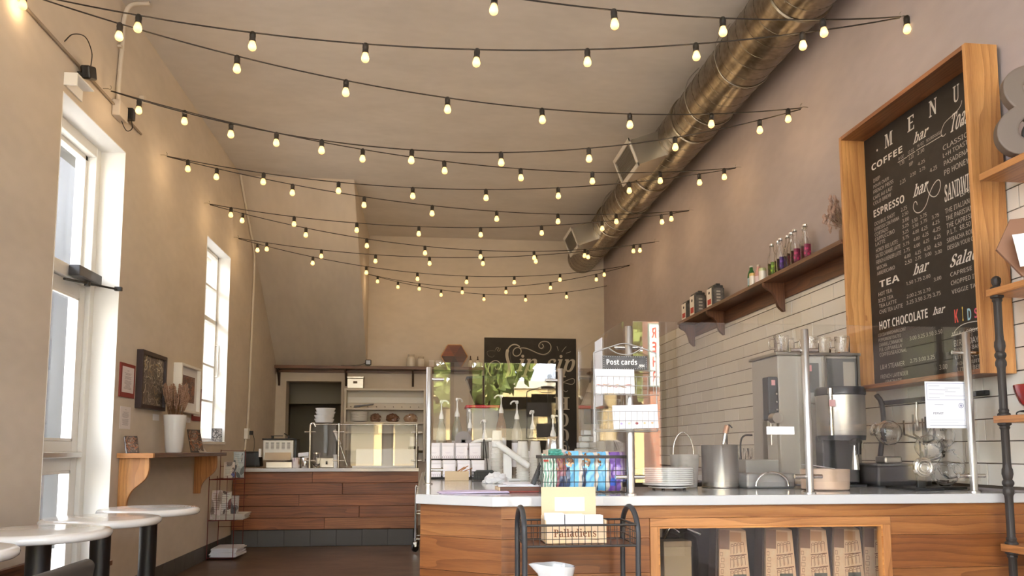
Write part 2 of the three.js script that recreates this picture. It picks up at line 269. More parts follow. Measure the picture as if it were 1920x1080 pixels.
// ---------------------------------------------------------------- air duct
{
  const cx = 2.40, cy = 4.14, r = 0.228, d = thing('air_duct', 'round galvanised spiral air duct along the ceiling over the right wall', 'duct', [cx, cy, ZB]);
  const skin = dataTex(256, 256, (u, v) => { const w = v < 0.5 ? v : 1 - v; const q = 0.5 + 0.34 * loop2(u, w, 3, 7) + 0.25 * loop2(u, w + 4, 9, 26); return mix([158, 148, 134], [104, 93, 78], q); });
  skin.repeat.set(3, 14);
  const zinc = std(0xffffff, 0.27, 0.92, { map: skin, bumpMap: plasterBump, bumpScale: 0.001 });
  const LEN = ZF - ZB;
  part('pipe', RX(new THREE.CylinderGeometry(r, r, LEN, 48, 1, true), PI / 2).translate(0, 0, LEN / 2), zinc, d);
  const hp = []; const pitch = 0.155, N = Math.floor(LEN / pitch); for (let i = 0; i <= N * 16; i++) { const a = i / 16 * 2 * PI; hp.push(V(Math.cos(a) * (r + 0.001), Math.sin(a) * (r + 0.001), i / 16 * pitch)); }
  part('seam', new THREE.TubeGeometry(new THREE.CatmullRomCurve3(hp), N * 28, 0.002, 4), zinc, d);
  const ring = RX(lathe([[r, -0.035], [r + 0.012, -0.03], [r + 0.012, 0.03], [r, 0.035]], 48), PI / 2);
  for (const z of [-6.62, -7.95, -9.75, -10.85, -4.6, -2.4]) { const m = part('collar', ring, zinc, d); m.position.z = z - ZB; }
  const th = 0.36;
  for (const [z, len] of [[-7.28, 0.6], [-10.25, 0.58]]) {
    const v = part('vent', [span(-0.2, 0.14, -0.125, 0.125, -len / 2 + 0.02, len / 2 - 0.02)], M.galv, d);
    v.position.set(-Math.cos(th) * 0.3, -Math.sin(th) * 0.3, z - ZB); v.rotation.z = th;
    const h = len / 2;
    part('vent_frame', [span(-0.215, -0.198, 0.105, 0.145, -h, h, 0.004), span(-0.215, -0.198, -0.145, -0.105, -h, h, 0.004), span(-0.215, -0.198, -0.145, 0.145, -h, -h + 0.035, 0.004), span(-0.215, -0.198, -0.145, 0.145, h - 0.035, h, 0.004)], std(lin(0.6, 0.58, 0.54), 0.5), v);
    const bl = []; for (let k = 0; k < 13; k++) bl.push(RZ(box(0.022, 0.002, len - 0.07), 0.5).translate(-0.208, -0.098 + k * 0.0165, 0));
    part('grille', bl, std(lin(0.42, 0.40, 0.37), 0.5), v);
  }
  for (const z of [-3.4, -5.5, -6.2, -8.7, -9.4]) part('hanger_strap', [tube([V(-0.1, CEIL - cy, z - ZB), V(-0.2, 0.16, z - ZB), V(-0.233, 0, z - ZB), V(-0.165, -0.165, z - ZB), V(0, -0.234, z - ZB), V(0.165, -0.165, z - ZB), V(0.233, 0, z - ZB), V(0.2, 0.16, z - ZB), V(0.14, CEIL - cy, z - ZB)], 0.004, 40, 4)], M.galv, d);
}
// ---------------------------------------------------------------- boards with chalk lettering
function chalkCanvas(w, h, draw, base = '#231e1a') {
  const c = document.createElement('canvas'); c.width = w; c.height = h; const g = c.getContext('2d');
  g.fillStyle = base; g.fillRect(0, 0, w, h); const r = rng(w + h);
  for (let i = 0; i < 900; i++) { g.fillStyle = `rgba(255,245,230,${r() * 0.012})`; g.beginPath(); g.ellipse(r() * w, r() * h, 10 + r() * 70, 4 + r() * 30, r() * 3, 0, 7); g.fill(); }
  draw(g, w, h);
  const t = new THREE.CanvasTexture(c); t.colorSpace = THREE.SRGBColorSpace; t.magFilter = THREE.LinearFilter; return t;
}
function fitText(g, s, x, y, w, h, font, shear = 0) {      // capitals h tall, w wide, standing on (x, y)
  g.save(); g.font = font.replace('#', 100); const m = g.measureText(s).width || 1; g.translate(x, y); g.transform(1, 0, -shear, 1, 0, 0); g.scale(w / m, h / 72); g.fillText(s, 0, 0); g.restore();
}
function boardMat(tex, roughness = 0.6) { return std(0xffffff, roughness, 0, { map: tex }); }
{
  const items = [['M',0.211,2.933,0.098,0.083],['E',0.433,2.939,0.08,0.086],['N',0.626,2.9415,0.083,0.09],['U',0.823,2.9335,0.059,0.088],['COFFEE',0.063,2.8475,0.333,0.039],['bar',0.479,2.8515,0.14,0.059],['8 OZ',0.34,2.8125,0.054,0.018],['12 OZ',0.428,2.8135,0.061,0.018],['16 OZ',0.513,2.8175,0.063,0.018],['SOURDOUGH',0.594,2.8165,0.134,0.018],['1.30',0.347,2.7765,0.049,0.021],['2.20',0.435,2.7775,0.047,0.021],['2.30',0.514,2.7765,0.063,0.021],['MP',0.436,2.7395,0.038,0.023],['4.25',0.514,2.714,0.066,0.02],['2.75',0.525,2.675,0.053,0.02],['2.50',0.441,2.675,0.054,0.021],['4.25',0.613,2.64,0.064,0.023],['2.25',0.343,2.665,0.057,0.025],['DRIP',0.079,2.768,0.076,0.026],['POUR OVER',0.076,2.7325,0.169,0.022],['FRENCH PRESS',0.073,2.6985,0.217,0.024],['CAFE AU LAIT',0.07,2.6615,0.207,0.023],['COLD BREW',0.068,2.628,0.191,0.023],['ESPRESSO',0.062,2.5525,0.329,0.045],['bar',0.455,2.5495,0.138,0.068],['DOUBLE SHOT',0.071,2.498,0.217,0.024],['ESPRESSO CON PANNA',0.069,2.4645,0.26,0.024],['CORTADO',0.069,2.4315,0.146,0.025],['CAPPUCCINO',0.069,2.3995,0.21,0.026],['LATTE',0.07,2.369,0.11,0.025],['HONEY BEE LATTE',0.073,2.3305,0.232,0.026],['SALTED CARAMEL LATTE',0.07,2.296,0.259,0.026],['FRENCH LAVENDER LATTE',0.07,2.2575,0.263,0.026],['MOCHA',0.075,2.222,0.109,0.024],['AMERICANO',0.076,2.188,0.188,0.023],['2.25',0.34,2.5035,0.061,0.023],['2.50',0.348,2.472,0.062,0.022],['3.00',0.347,2.435,0.067,0.023],['3.25',0.344,2.4025,0.066,0.022],['3.25',0.345,2.3675,0.06,0.022],['3.75',0.342,2.334,0.064,0.022],['3.75',0.344,2.297,0.062,0.021],['3.75',0.346,2.258,0.062,0.023],['4.00',0.35,2.2225,0.063,0.022],['2.50',0.353,2.1865,0.068,0.024],['3.50',0.434,2.4065,0.056,0.024],['3.75',0.508,2.41,0.063,0.023],['3.50',0.436,2.377,0.058,0.022],['3.75',0.509,2.379,0.062,0.02],['4.00',0.438,2.3415,0.058,0.021],['4.25',0.514,2.338,0.057,0.023],['4.00',0.442,2.301,0.058,0.02],['4.25',0.522,2.301,0.055,0.023],['4.00',0.441,2.2615,0.06,0.021],['4.25',0.526,2.2635,0.054,0.021],['4.25',0.45,2.22,0.055,0.021],['4.50',0.529,2.2205,0.058,0.023],['2.75',0.449,2.1875,0.055,0.021],['3.00',0.533,2.1865,0.06,0.022],['3.75',0.608,2.378,0.064,0.022],['4.25',0.609,2.342,0.064,0.022],['4.25',0.611,2.302,0.066,0.023],['4.25',0.616,2.2605,0.061,0.023],['4.50',0.619,2.2165,0.061,0.023],['3.00',0.618,2.1785,0.061,0.021],['bar',0.42,2.1105,0.145,0.06],['TEA',0.094,2.1085,0.208,0.041],['1.50 1.75 2.00',0.355,2.0665,0.225,0.022],['3.00',0.597,2.037,0.066,0.022],['HOT TEA',0.078,2.0575,0.146,0.025],['ICED TEA',0.077,2.0195,0.156,0.023],['TEA LATTE',0.081,1.986,0.184,0.024],['CHAI TEA LATTE',0.082,1.9485,0.242,0.026],['2.00 2.35 2.70',0.355,1.992,0.219,0.022],['3.25 3.50 3.75 3.75',0.349,1.955,0.311,0.023],['HOT CHOCOLATE',0.071,1.8525,0.48,0.051],['bar',0.573,1.8565,0.105,0.041],['COCOA/MARSHMALLOW/',0.059,1.812,0.282,0.021],['PEPPERMINT/SALTED',0.059,1.781,0.235,0.022],['CARAMEL/CINNAMON/',0.063,1.7505,0.245,0.023],['P.B. CUP/VANILLA/',0.064,1.721,0.236,0.024],['COFFEE/SEASONAL',0.064,1.69,0.278,0.023],['3.00 3.25 3.50 3.50',0.363,1.748,0.293,0.023],['L&H STEAMER',0.064,1.6125,0.25,0.03],['2.75 3.00 3.25',0.358,1.6205,0.224,0.024],['FRENCH LAVENDER',0.063,1.556,0.28,0.027],['LEMONADE',0.106,1.522,0.174,0.024],['3.00',0.605,1.5555,0.069,0.028],['Toast',0.783,2.79,0.186,0.109],['BAR',0.871,2.7925,0.091,0.03],['CLASSIC',0.724,2.718,0.202,0.028],['L+H TOAST',0.721,2.679,0.202,0.026],['PASADENA',0.726,2.633,0.197,0.028],['PB HONEY',0.724,2.581,0.198,0.033],['SANDWICH',0.718,2.4385,0.296,0.091],['BAR',0.834,2.4275,0.106,0.034],['THE ITALIAN',0.718,2.375,0.195,0.028],['THE PARISIAN',0.721,2.3345,0.211,0.028],['THE CAPRESE',0.722,2.2935,0.207,0.028],['P.L.T.  $8.50',0.722,2.2565,0.189,0.028],['SRIRACHA ROLL',0.719,2.2165,0.219,0.027],['DESIGN YOUR OWN',0.719,2.1775,0.252,0.025],['Salad',0.728,2.0815,0.235,0.073],['CAPRESE',0.73,2.032,0.172,0.024],['CHOPPED ITAL',0.731,1.987,0.238,0.025],['VEGGIE TACO',0.736,1.94,0.238,0.024],['K',0.742,1.785,0.034,0.071],['I',0.805,1.786,0.009,0.073],['D',0.839,1.7835,0.035,0.061],['S',0.891,1.786,0.029,0.05],['MILK + COOKIE',0.719,1.72,0.229,0.022],['BIRTHDAY',0.728,1.664,0.191,0.035],['PANCAKE BAR',0.727,1.635,0.198,0.021],['LITTLE CUP',0.733,1.5975,0.197,0.019],['ADD FRUIT',0.743,1.5645,0.176,0.019],['LITTLE BEE',0.745,1.5325,0.179,0.021]];
  const W = 1.12, H = 1.56, K = 1024 / W;
  const tex = chalkCanvas(1024, Math.round(H * K), (g) => {
    const X = (u) => (u + 0.005) * K, Y = (v) => (3.065 - v) * K;
    for (const [s, u, v, w, h] of items) {
      g.fillStyle = 'rgba(226,220,208,0.9)';
      const big = h > 0.06 && s.length === 1 && v > 2.9, head = h > 0.036 && !big, script = s === 'bar' || s === 'Toast' || s === 'Salad';
      if ('KIDS'.includes(s) && v < 1.8) { g.fillStyle = { K: '#d8544a', I: '#e6c95c', D: '#9cc3cf', S: '#c9566b' }[s]; fitText(g, s, X(u), Y(v), w * K, h * K, 'bold #px sans-serif'); continue; }
      if (script) { fitText(g, s, X(u), Y(v), w * K * 0.9, h * K * (s === 'bar' ? 0.95 : 0.85), 'italic bold #px serif', 0.25); continue; }
      if (big || s === 'SANDWICH') { fitText(g, s, X(u), Y(v), w * K * 0.85, h * K, 'bold #px serif', 0.06); continue; }
      if (!head) g.fillStyle = 'rgba(214,206,194,0.82)';
      fitText(g, s, X(u), Y(v), w * K * 0.97, h * K * (head ? 1 : 0.92), head ? 'bold #px sans-serif' : '#px sans-serif');
    }
    g.strokeStyle = 'rgba(226,220,208,0.85)'; g.lineWidth = 4; g.lineCap = 'round';
    for (const [a, b, v] of [[0.335, 0.42, 2.802], [0.425, 0.495, 2.805], [0.51, 0.585, 2.806], [0.594, 0.73, 2.803]]) { g.beginPath(); g.moveTo(X(a), Y(v)); g.lineTo(X(b), Y(v)); g.stroke(); }
    g.lineWidth = 5; g.beginPath(); g.moveTo(X(0.578), Y(2.60)); g.bezierCurveTo(X(0.58), Y(2.50), X(0.66), Y(2.46), X(0.69), Y(2.53)); g.bezierCurveTo(X(0.71), Y(2.61), X(0.62), Y(2.58), X(0.58), Y(2.49)); g.bezierCurveTo(X(0.54), Y(2.43), X(0.47), Y(2.44), X(0.455), Y(2.49)); g.bezierCurveTo(X(0.455), Y(2.53), X(0.49), Y(2.53), X(0.49), Y(2.5)); g.stroke();
    g.lineWidth = 4; g.beginPath(); g.moveTo(X(0.89), Y(2.92)); g.bezierCurveTo(X(0.88), Y(2.87), X(0.80), Y(2.88), X(0.75), Y(2.86)); g.bezierCurveTo(X(0.70), Y(2.82), X(0.72), Y(2.78), X(0.755), Y(2.80)); g.stroke();
    g.beginPath(); g.moveTo(X(0.735), Y(1.735)); g.bezierCurveTo(X(0.78), Y(1.78), X(0.85), Y(1.775), X(0.95), Y(1.765)); g.stroke();
    g.beginPath(); g.moveTo(X(0.715), Y(1.722)); g.lineTo(X(0.94), Y(1.735)); g.stroke();
    g.font = '40px serif'; g.fillStyle = 'rgba(226,220,208,0.9)'; g.beginPath(); g.arc(X(0.135), Y(2.955), 7, 0, 7); g.fill();
  });
  const t = thing('menu_board', 'tall black chalk menu board in a deep honey coloured wooden box frame', 'menu board', [2.652, 1.485, -3.895]);
  const x0 = -0.09, x1 = 0.076, a = -0.58, b = 0.58, th = 0.024, top = 1.605;
  part('side_panel', uvm(span(x0, x1, 0, top, a, a + th, 0.0015), 'y', 0.3, 0.1), M.honey, t); part('side_panel', uvm(span(x0, x1, 0, top, b - th, b, 0.0015), 'y', 0.9, 0.37), M.honey, t);
  part('top_panel', uvm(span(x0, x1, top - th, top, a + th, b - th, 0.0015), 'z', 0.2, 0.22), M.teak, t); part('bottom_panel', uvm(span(x0, x1, 0, th, a + th, b - th, 0.0015), 'z', 1.2, 0.5), M.teak, t);
  part('board', RY(new THREE.PlaneGeometry(W, H), -PI / 2).translate(0.064, 0.02 + H / 2, 0), boardMat(tex), t);
  part('back_panel', span(0.066, 0.076, 0.01, top - 0.01, a + 0.01, b - 0.01), M.blackMatte, t);
}
// ---------------------------------------------------------------- open shelves on iron posts at the right edge
{
  const t = thing('shelving_unit', 'open wooden shelves on turned dark iron posts at the right edge', 'shelves', [2.63, 0, -2.6]);
  const zs = -0.6, ze = 0.55, lev = [0.72, 1.28, 1.85, 2.39];
  lev.forEach((y, i) => part('shelf', uvm(span(-0.125, 0.115, y - 0.032, y, zs, ze, 0.003), 'z', i * 0.37, i * 0.13), M.amber, t));
  const seg = (h) => [[0.026, 0], [0.026, 0.008], [0.019, 0.014], [0.021, 0.024], [0.0165, 0.032], [0.0165, h * 0.5 - 0.07], [0.0175, h * 0.5 - 0.055], [0.0225, h * 0.5 - 0.045], [0.0225, h * 0.5 - 0.03], [0.017, h * 0.5 - 0.016], [0.0235, h * 0.5 - 0.004], [0.0235, h * 0.5 + 0.006], [0.017, h * 0.5 + 0.016], [0.023, h * 0.5 + 0.04], [0.0215, h * 0.5 + 0.06], [0.0175, h * 0.5 + 0.07], [0.0165, h * 0.5 + 0.09], [0.0165, h - 0.03], [0.021, h - 0.022], [0.019, h - 0.014], [0.027, h - 0.008], [0.027, h]];
  for (const [x, z] of [[-0.095, zs + 0.03], [-0.095, ze - 0.05], [0.085, ze - 0.05]]) {
    part('post', T(lathe(seg(0.688), 20), x, 0, z), M.iron, t);
    part('post', T(lathe(seg(0.528), 20), x, 0.72, z), M.iron, t);
    part('post', T(lathe(seg(0.538), 20), x, 1.28, z), M.iron, t);
    part('finial', T(lathe([[0.026, 0], [0.026, 0.006], [0.014, 0.014], [0.02, 0.03], [0.02, 0.045], [0.012, 0.055], [0.0001, 0.06]], 20), x, 1.85, z), M.iron, t);
  }
  const br = shapeOf([[0.115, -0.032], [0.115, -0.28], [0.08, -0.275], [0.06, -0.2], [0.02, -0.13], [-0.06, -0.10], [-0.09, -0.07], [-0.1, -0.032]]);
  part('bracket', T(extrude(br, 0.03, 0.002), 0, 2.39, -0.35), M.amber, t); part('bracket', T(extrude(br, 0.03, 0.002), 0, 2.39, 0.35), M.amber, t);

  // goods on these shelves
  const font = await new FontLoader().loadAsync('fonts/droid/droid_sans_bold.typeface.json');
  const amp = new TextGeometry('&', { font, size: 0.40, depth: 0.05, curveSegments: 10, bevelEnabled: true, bevelSize: 0.008, bevelOffset: -0.008, bevelThickness: 0.004, bevelSegments: 2 });
  amp.computeBoundingBox(); const bb = amp.boundingBox; amp.translate(-bb.min.x, -bb.min.y, 0);
  const am = thing('letter_sign', 'big grey metal ampersand standing on the topmost shelf at right', 'sign', [2.475, 2.391, -3.06], -0.4);
  for (const s of font.generateShapes('&', 0.40)) for (const h of s.holes) part('inner_plate', new THREE.ExtrudeGeometry(new THREE.Shape(h.getPoints(10)), { depth: 0.01, bevelEnabled: false }).translate(-bb.min.x, -bb.min.y, 0.004), M.blackMatte, am);
  part('ampersand', amp, std(lin(0.17, 0.13, 0.105), 0.5, 0.15), am);
  const hx = thing('hexagon_plaque', 'brown hexagonal board leaning over the second shelf at the right edge', 'plaque', [2.575, 1.85, -2.98], -0.35);
  const hex = (r, rot = 0) => { const s = []; for (let k = 0; k < 6; k++) s.push([r * Math.cos(k * PI / 3 + rot), r * Math.sin(k * PI / 3 + rot)]); return shapeOf(s); };
  part('board', RX(extrude(hex(0.155, 0.06), 0.014, 0.002), -0.2).translate(0, 0.145, 0), std(lin(0.26, 0.13, 0.075), 0.55), hx);
  const cardTex = chalkCanvas(256, 256, (g) => { g.fillStyle = '#a9c56a'; g.beginPath(); g.roundRect(80, 70, 120, 26, 13); g.fill(); g.fillStyle = 'rgba(60,60,60,.35)'; for (let k = 0; k < 6; k++) g.fillRect(70, 130 + k * 14, 130, 3); }, '#f2f1f0');
  const cd = solo('card', 'white card with a green bar leaning on the hexagonal board', 'card', RX(box(0.16, 0.15, 0.003), -0.22).translate(0, 0.075, 0), boardMat(cardTex)); cd.position.set(2.535, 1.896, -2.915); cd.rotation.y = -0.35; cd.rotation.z = 0.08;
  const bw = thing('bowl', 'glossy dark red bowl on a wire trivet at the right edge', 'bowl', [2.63, 1.30, -3.06]);
  part('body', lathe([[0.0001, 0.004], [0.045, 0.004], [0.052, 0], [0.06, 0.008], [0.085, 0.035], [0.1, 0.075], [0.105, 0.11], [0.1, 0.112], [0.095, 0.078], [0.08, 0.04], [0.05, 0.014], [0.0001, 0.01]], 40), new THREE.MeshPhysicalMaterial({ color: lin(0.26, 0.02, 0.018), roughness: 0.2, clearcoat: 0.8, clearcoatRoughness: 0.06 }), bw);
  const tv = thing('trivet', 'small black wire trivet under the red bowl', 'trivet', [2.63, 1.281, -3.06]);
  part('ring', [RX(new THREE.TorusGeometry(0.085, 0.003, 6, 32), PI / 2).translate(0, 0.016, 0), RX(new THREE.TorusGeometry(0.05, 0.003, 6, 32), PI / 2).translate(0, 0.016, 0)], M.black, tv);
  for (const a of [0, PI / 2, PI, 1.5 * PI]) part('leg', tube([V(0.05, 0.016, 0), V(0.088, 0.016, 0), V(0.1, 0.01, 0), V(0.1, 0, 0)], 0.003, 12, 6).rotateY(a + 0.6), M.black, tv);
}
// ---------------------------------------------------------------- long shelf over the tiles and what stands on it
{
  const t = thing('wall_shelf', 'long dark walnut shelf with curved corbels above the white tiles', 'shelf', [XR, 2.44, -6.07]);
  part('board', uvm(span(-0.2, -0.001, -0.03, 0, -1.6, 1.592, 0.003), 'z'), M.walnut, t);
  part('apron', uvm(span(-0.03, -0.001, -0.15, -0.03, -1.6, 1.592, 0.002), 'z', 0.4, 0.2), M.walnut, t);
  const s = new THREE.Shape(); s.moveTo(0, 0); s.lineTo(-0.165, 0); s.bezierCurveTo(-0.17, -0.03, -0.15, -0.045, -0.125, -0.055); s.bezierCurveTo(-0.085, -0.07, -0.075, -0.115, -0.062, -0.16); s.bezierCurveTo(-0.055, -0.195, -0.03, -0.205, -0.015, -0.222); s.lineTo(0, -0.222); s.lineTo(0, 0);
  const bg = uvm(T(extrude(s, 0.036, 0.002, 14), 0, 0, -0.018), 'y');
  for (const z of [-5.62, -6.84, -8.06 + 0.42]) { const m = part('corbel', bg, M.walnut, t); m.position.set(-0.031, -0.03, z + 6.07); }
}
{
  const Y = 2.441;
  const prof = [[0.0001, 0.002], [0.028, 0], [0.034, 0.004], [0.0345, 0.03], [0.0345, 0.13], [0.031, 0.16], [0.02, 0.195], [0.0145, 0.215], [0.0142, 0.243], [0.016, 0.246], [0.016, 0.254], [0.0135, 0.256], [0.0125, 0.25], [0.0122, 0.215], [0.018, 0.193], [0.0285, 0.158], [0.0315, 0.128], [0.0315, 0.01], [0.0001, 0.008]];
  const bg = lathe(prof, 24), cap = lathe([[0.0155, 0], [0.017, 0.003], [0.0165, 0.014], [0.012, 0.017], [0.0001, 0.017]], 20);
  const label = new THREE.CylinderGeometry(0.0349, 0.0349, 0.09, 24, 1, true, PI * 0.75, PI * 1.5);
  const lm = (rgb) => std(lin(...rgb), 0.5, 0, { map: blotch });
  const blotch = chalkCanvas(256, 128, (g) => { const r = rng(77); g.fillStyle = '#ffffff'; for (let i = 0; i < 26; i++) { g.beginPath(); g.arc(r() * 256, 30 + r() * 80, 6 + r() * 14, 0, 7); g.fill(); } }, '#8a8a8a');
  const cols = [['light green', [0.33, 0.55, 0.05]], ['light green', [0.38, 0.6, 0.08]], ['violet', [0.14, 0.04, 0.36]], ['violet', [0.2, 0.06, 0.42]], ['crimson', [0.5, 0.03, 0.13]], ['crimson', [0.55, 0.05, 0.2]], ['clear', null], ['crimson', [0.5, 0.02, 0.1]]];
  const zs = [-5.59, -5.5, -5.43, -5.35, -5.27, -5.19, -5.13, -5.06], dx = [0, 0.01, -0.006, 0.012, 0, -0.012, 0.03, 0.0];
  const WORD = ['leftmost', 'second from the left', 'third from the left', 'fourth from the left', 'fifth from the left', 'sixth from the left', 'seventh from the left', 'rightmost'];
  const cm = {};
  cols.forEach(([c, rgb], i) => {
    const b = thing('bottle', `clear bottle, ${rgb ? c : 'no'} print, on the wall shelf, ${WORD[i]} of eight`, 'bottle', [2.62 + dx[i], Y, zs[i]], i, 'glass bottles on the wall shelf');
    part('body', bg, M.solidGlass, b); part('cap', T(cap.clone(), 0, 0.252, 0), std(lin(0.75, 0.73, 0.7), 0.3, 0.8), b);
    if (rgb) { const l = part('label', T(label.clone(), 0, 0.075, 0), cm[c] = cm[c] || lm(rgb), b); l.rotation.y = -i + PI; }
  });
  const g = thing('bottle', 'small green bottle with a pale blue label, leftmost drink on the wall shelf', 'bottle', [2.62, Y, -5.98]);
  part('body', lathe([[0.0001, 0.002], [0.027, 0], [0.031, 0.004], [0.031, 0.1], [0.027, 0.125], [0.014, 0.155], [0.013, 0.175], [0.0001, 0.177]], 24), new THREE.MeshPhysicalMaterial({ color: lin(0.05, 0.28, 0.08), roughness: 0.05, transmission: 0.6, thickness: 0.02 }), g);
  part('label', cyl(0.0315, 0.0315, 0.06, 0, 0.025, 0, 24, true), std(lin(0.4, 0.55, 0.66), 0.5), g); part('cap', cyl(0.014, 0.013, 0.014, 0, 0.176, 0), std(lin(0.6, 0.55, 0.5), 0.4), g);
  const k = thing('bottle', 'small clear bottle of pink drink between two drink cans', 'bottle', [2.62, Y, -5.84]);
  part('body', lathe([[0.0001, 0.002], [0.027, 0], [0.03, 0.004], [0.03, 0.085], [0.026, 0.11], [0.014, 0.135], [0.013, 0.15], [0.0001, 0.152]], 24), std(lin(0.6, 0.33, 0.3), 0.15), k);
  part('label', cyl(0.0305, 0.0305, 0.05, 0, 0.02, 0, 24, true), std(lin(0.75, 0.6, 0.62), 0.5), k); part('cap', cyl(0.014, 0.013, 0.014, 0, 0.15, 0), M.galv, k);
  const canG = lathe([[0.0001, 0.004], [0.024, 0], [0.03, 0.008], [0.03, 0.1], [0.026, 0.112], [0.0245, 0.112], [0.023, 0.108], [0.0001, 0.108]], 24);
  for (const [z, l, c] of [[-5.915, 'slim drink can with a yellow print beside the small green bottle', [0.7, 0.55, 0.25]], [-5.735, 'slim drink can with a lime green top beside the tall glass bottles', [0.55, 0.62, 0.38]]]) { const o = thing('drink_can', l, 'can', [2.605, Y, z]); part('body', canG, std(lin(...c), 0.3, 0.5), o); part('wrap', cyl(0.0303, 0.0303, 0.075, 0, 0.012, 0, 24, true), std(lin(0.72, 0.7, 0.66), 0.4, 0.2), o); }
  // bags of coffee
  const front = chalkCanvas(128, 256, (g) => { g.fillStyle = '#efe9e2'; g.fillRect(0, 0, 128, 256); g.fillStyle = '#b8352a'; g.fillRect(18, 150, 92, 74); g.fillStyle = '#2a2422'; g.beginPath(); g.arc(64, 60, 20, 0, 7); g.fill(); }, '#efe9e2');
  const side = chalkCanvas(128, 256, (g) => { g.fillStyle = 'rgba(210,200,190,.75)'; for (let k = 0; k < 4; k++) { g.fillRect(40, 40 + k * 44, 48, 22); } }, '#2c2625');
  const fm = boardMat(front, 0.55), sm = boardMat(side, 0.5);
  [[-7.55, 'black coffee bag with white front, leftmost on the wall shelf'], [-7.3, 'big black coffee bag with white front, middle one on the wall shelf'], [-6.83, 'black coffee bag with white front, right of a gap on the wall shelf']].forEach(([z, l], i) => {
    const b = thing('coffee_bag', l, 'coffee bag', [2.64, Y, z], 0, 'coffee bags on the wall shelf');
    const w = 0.12, d = 0.15, h = [0.2, 0.235, 0.205][i];
    part('body', [span(-w / 2, w / 2, 0, h * 0.86, -d / 2, d / 2, 0.012), T(box(w * 0.8, h * 0.2, d, 0, 0, 0, 0.01), 0, h * 0.87, 0)], M.charcoal, b);
    part('front_label', T(RY(new THREE.PlaneGeometry(d * 0.84, h * 0.82), -PI / 2), -w / 2 - 0.001, h * 0.44, 0), fm, b);
    part('side_label', T(new THREE.PlaneGeometry(w * 0.84, h * 0.8), 0, h * 0.44, d / 2 + 0.001), sm, b);
    part('fold', T(box(w * 0.35, 0.03, d * 0.98, 0, 0, 0, 0.006), 0, h * 0.97, 0), M.charcoal, b);
  });
  // dried seed heads beside the menu board
  const v = thing('dried_bouquet', 'bunch of dried brown seed heads poking out beside the menu board', 'dried flowers', [2.66, Y, -4.6]), r = rng(8), st = [], hd = [];
  for (let i = 0; i < 26; i++) { const a = -0.25 - r() * 0.5, e = (r() - 0.5) * 0.7, l = 0.22 + r() * 0.17, tip = V(Math.sin(e) * l * 0.5, Math.cos(a) * l, Math.sin(a) * l); st.push(rod(V(0, 0.1, 0), tip, 0.0016, 5)); for (let q = 0; q < 5; q++) hd.push(T(new THREE.IcosahedronGeometry(0.006 + r() * 0.006, 0).scale(1, 1.6, 1), tip.x + (r() - 0.5) * 0.02, tip.y - q * 0.012 + (r() - 0.5) * 0.01, tip.z + (r() - 0.5) * 0.02)); }
  part('stems', st, std(lin(0.22, 0.15, 0.1), 0.9), v); part('seed_heads', hd, std(lin(0.42, 0.28, 0.22), 0.9), v);
  part('jar', lathe([[0.0001, 0.002], [0.035, 0], [0.045, 0.03], [0.045, 0.09], [0.03, 0.12], [0.03, 0.13], [0.027, 0.13], [0.027, 0.12], [0.04, 0.088], [0.04, 0.01], [0.0001, 0.008]], 24), std(lin(0.2, 0.12, 0.08), 0.4), v);
}
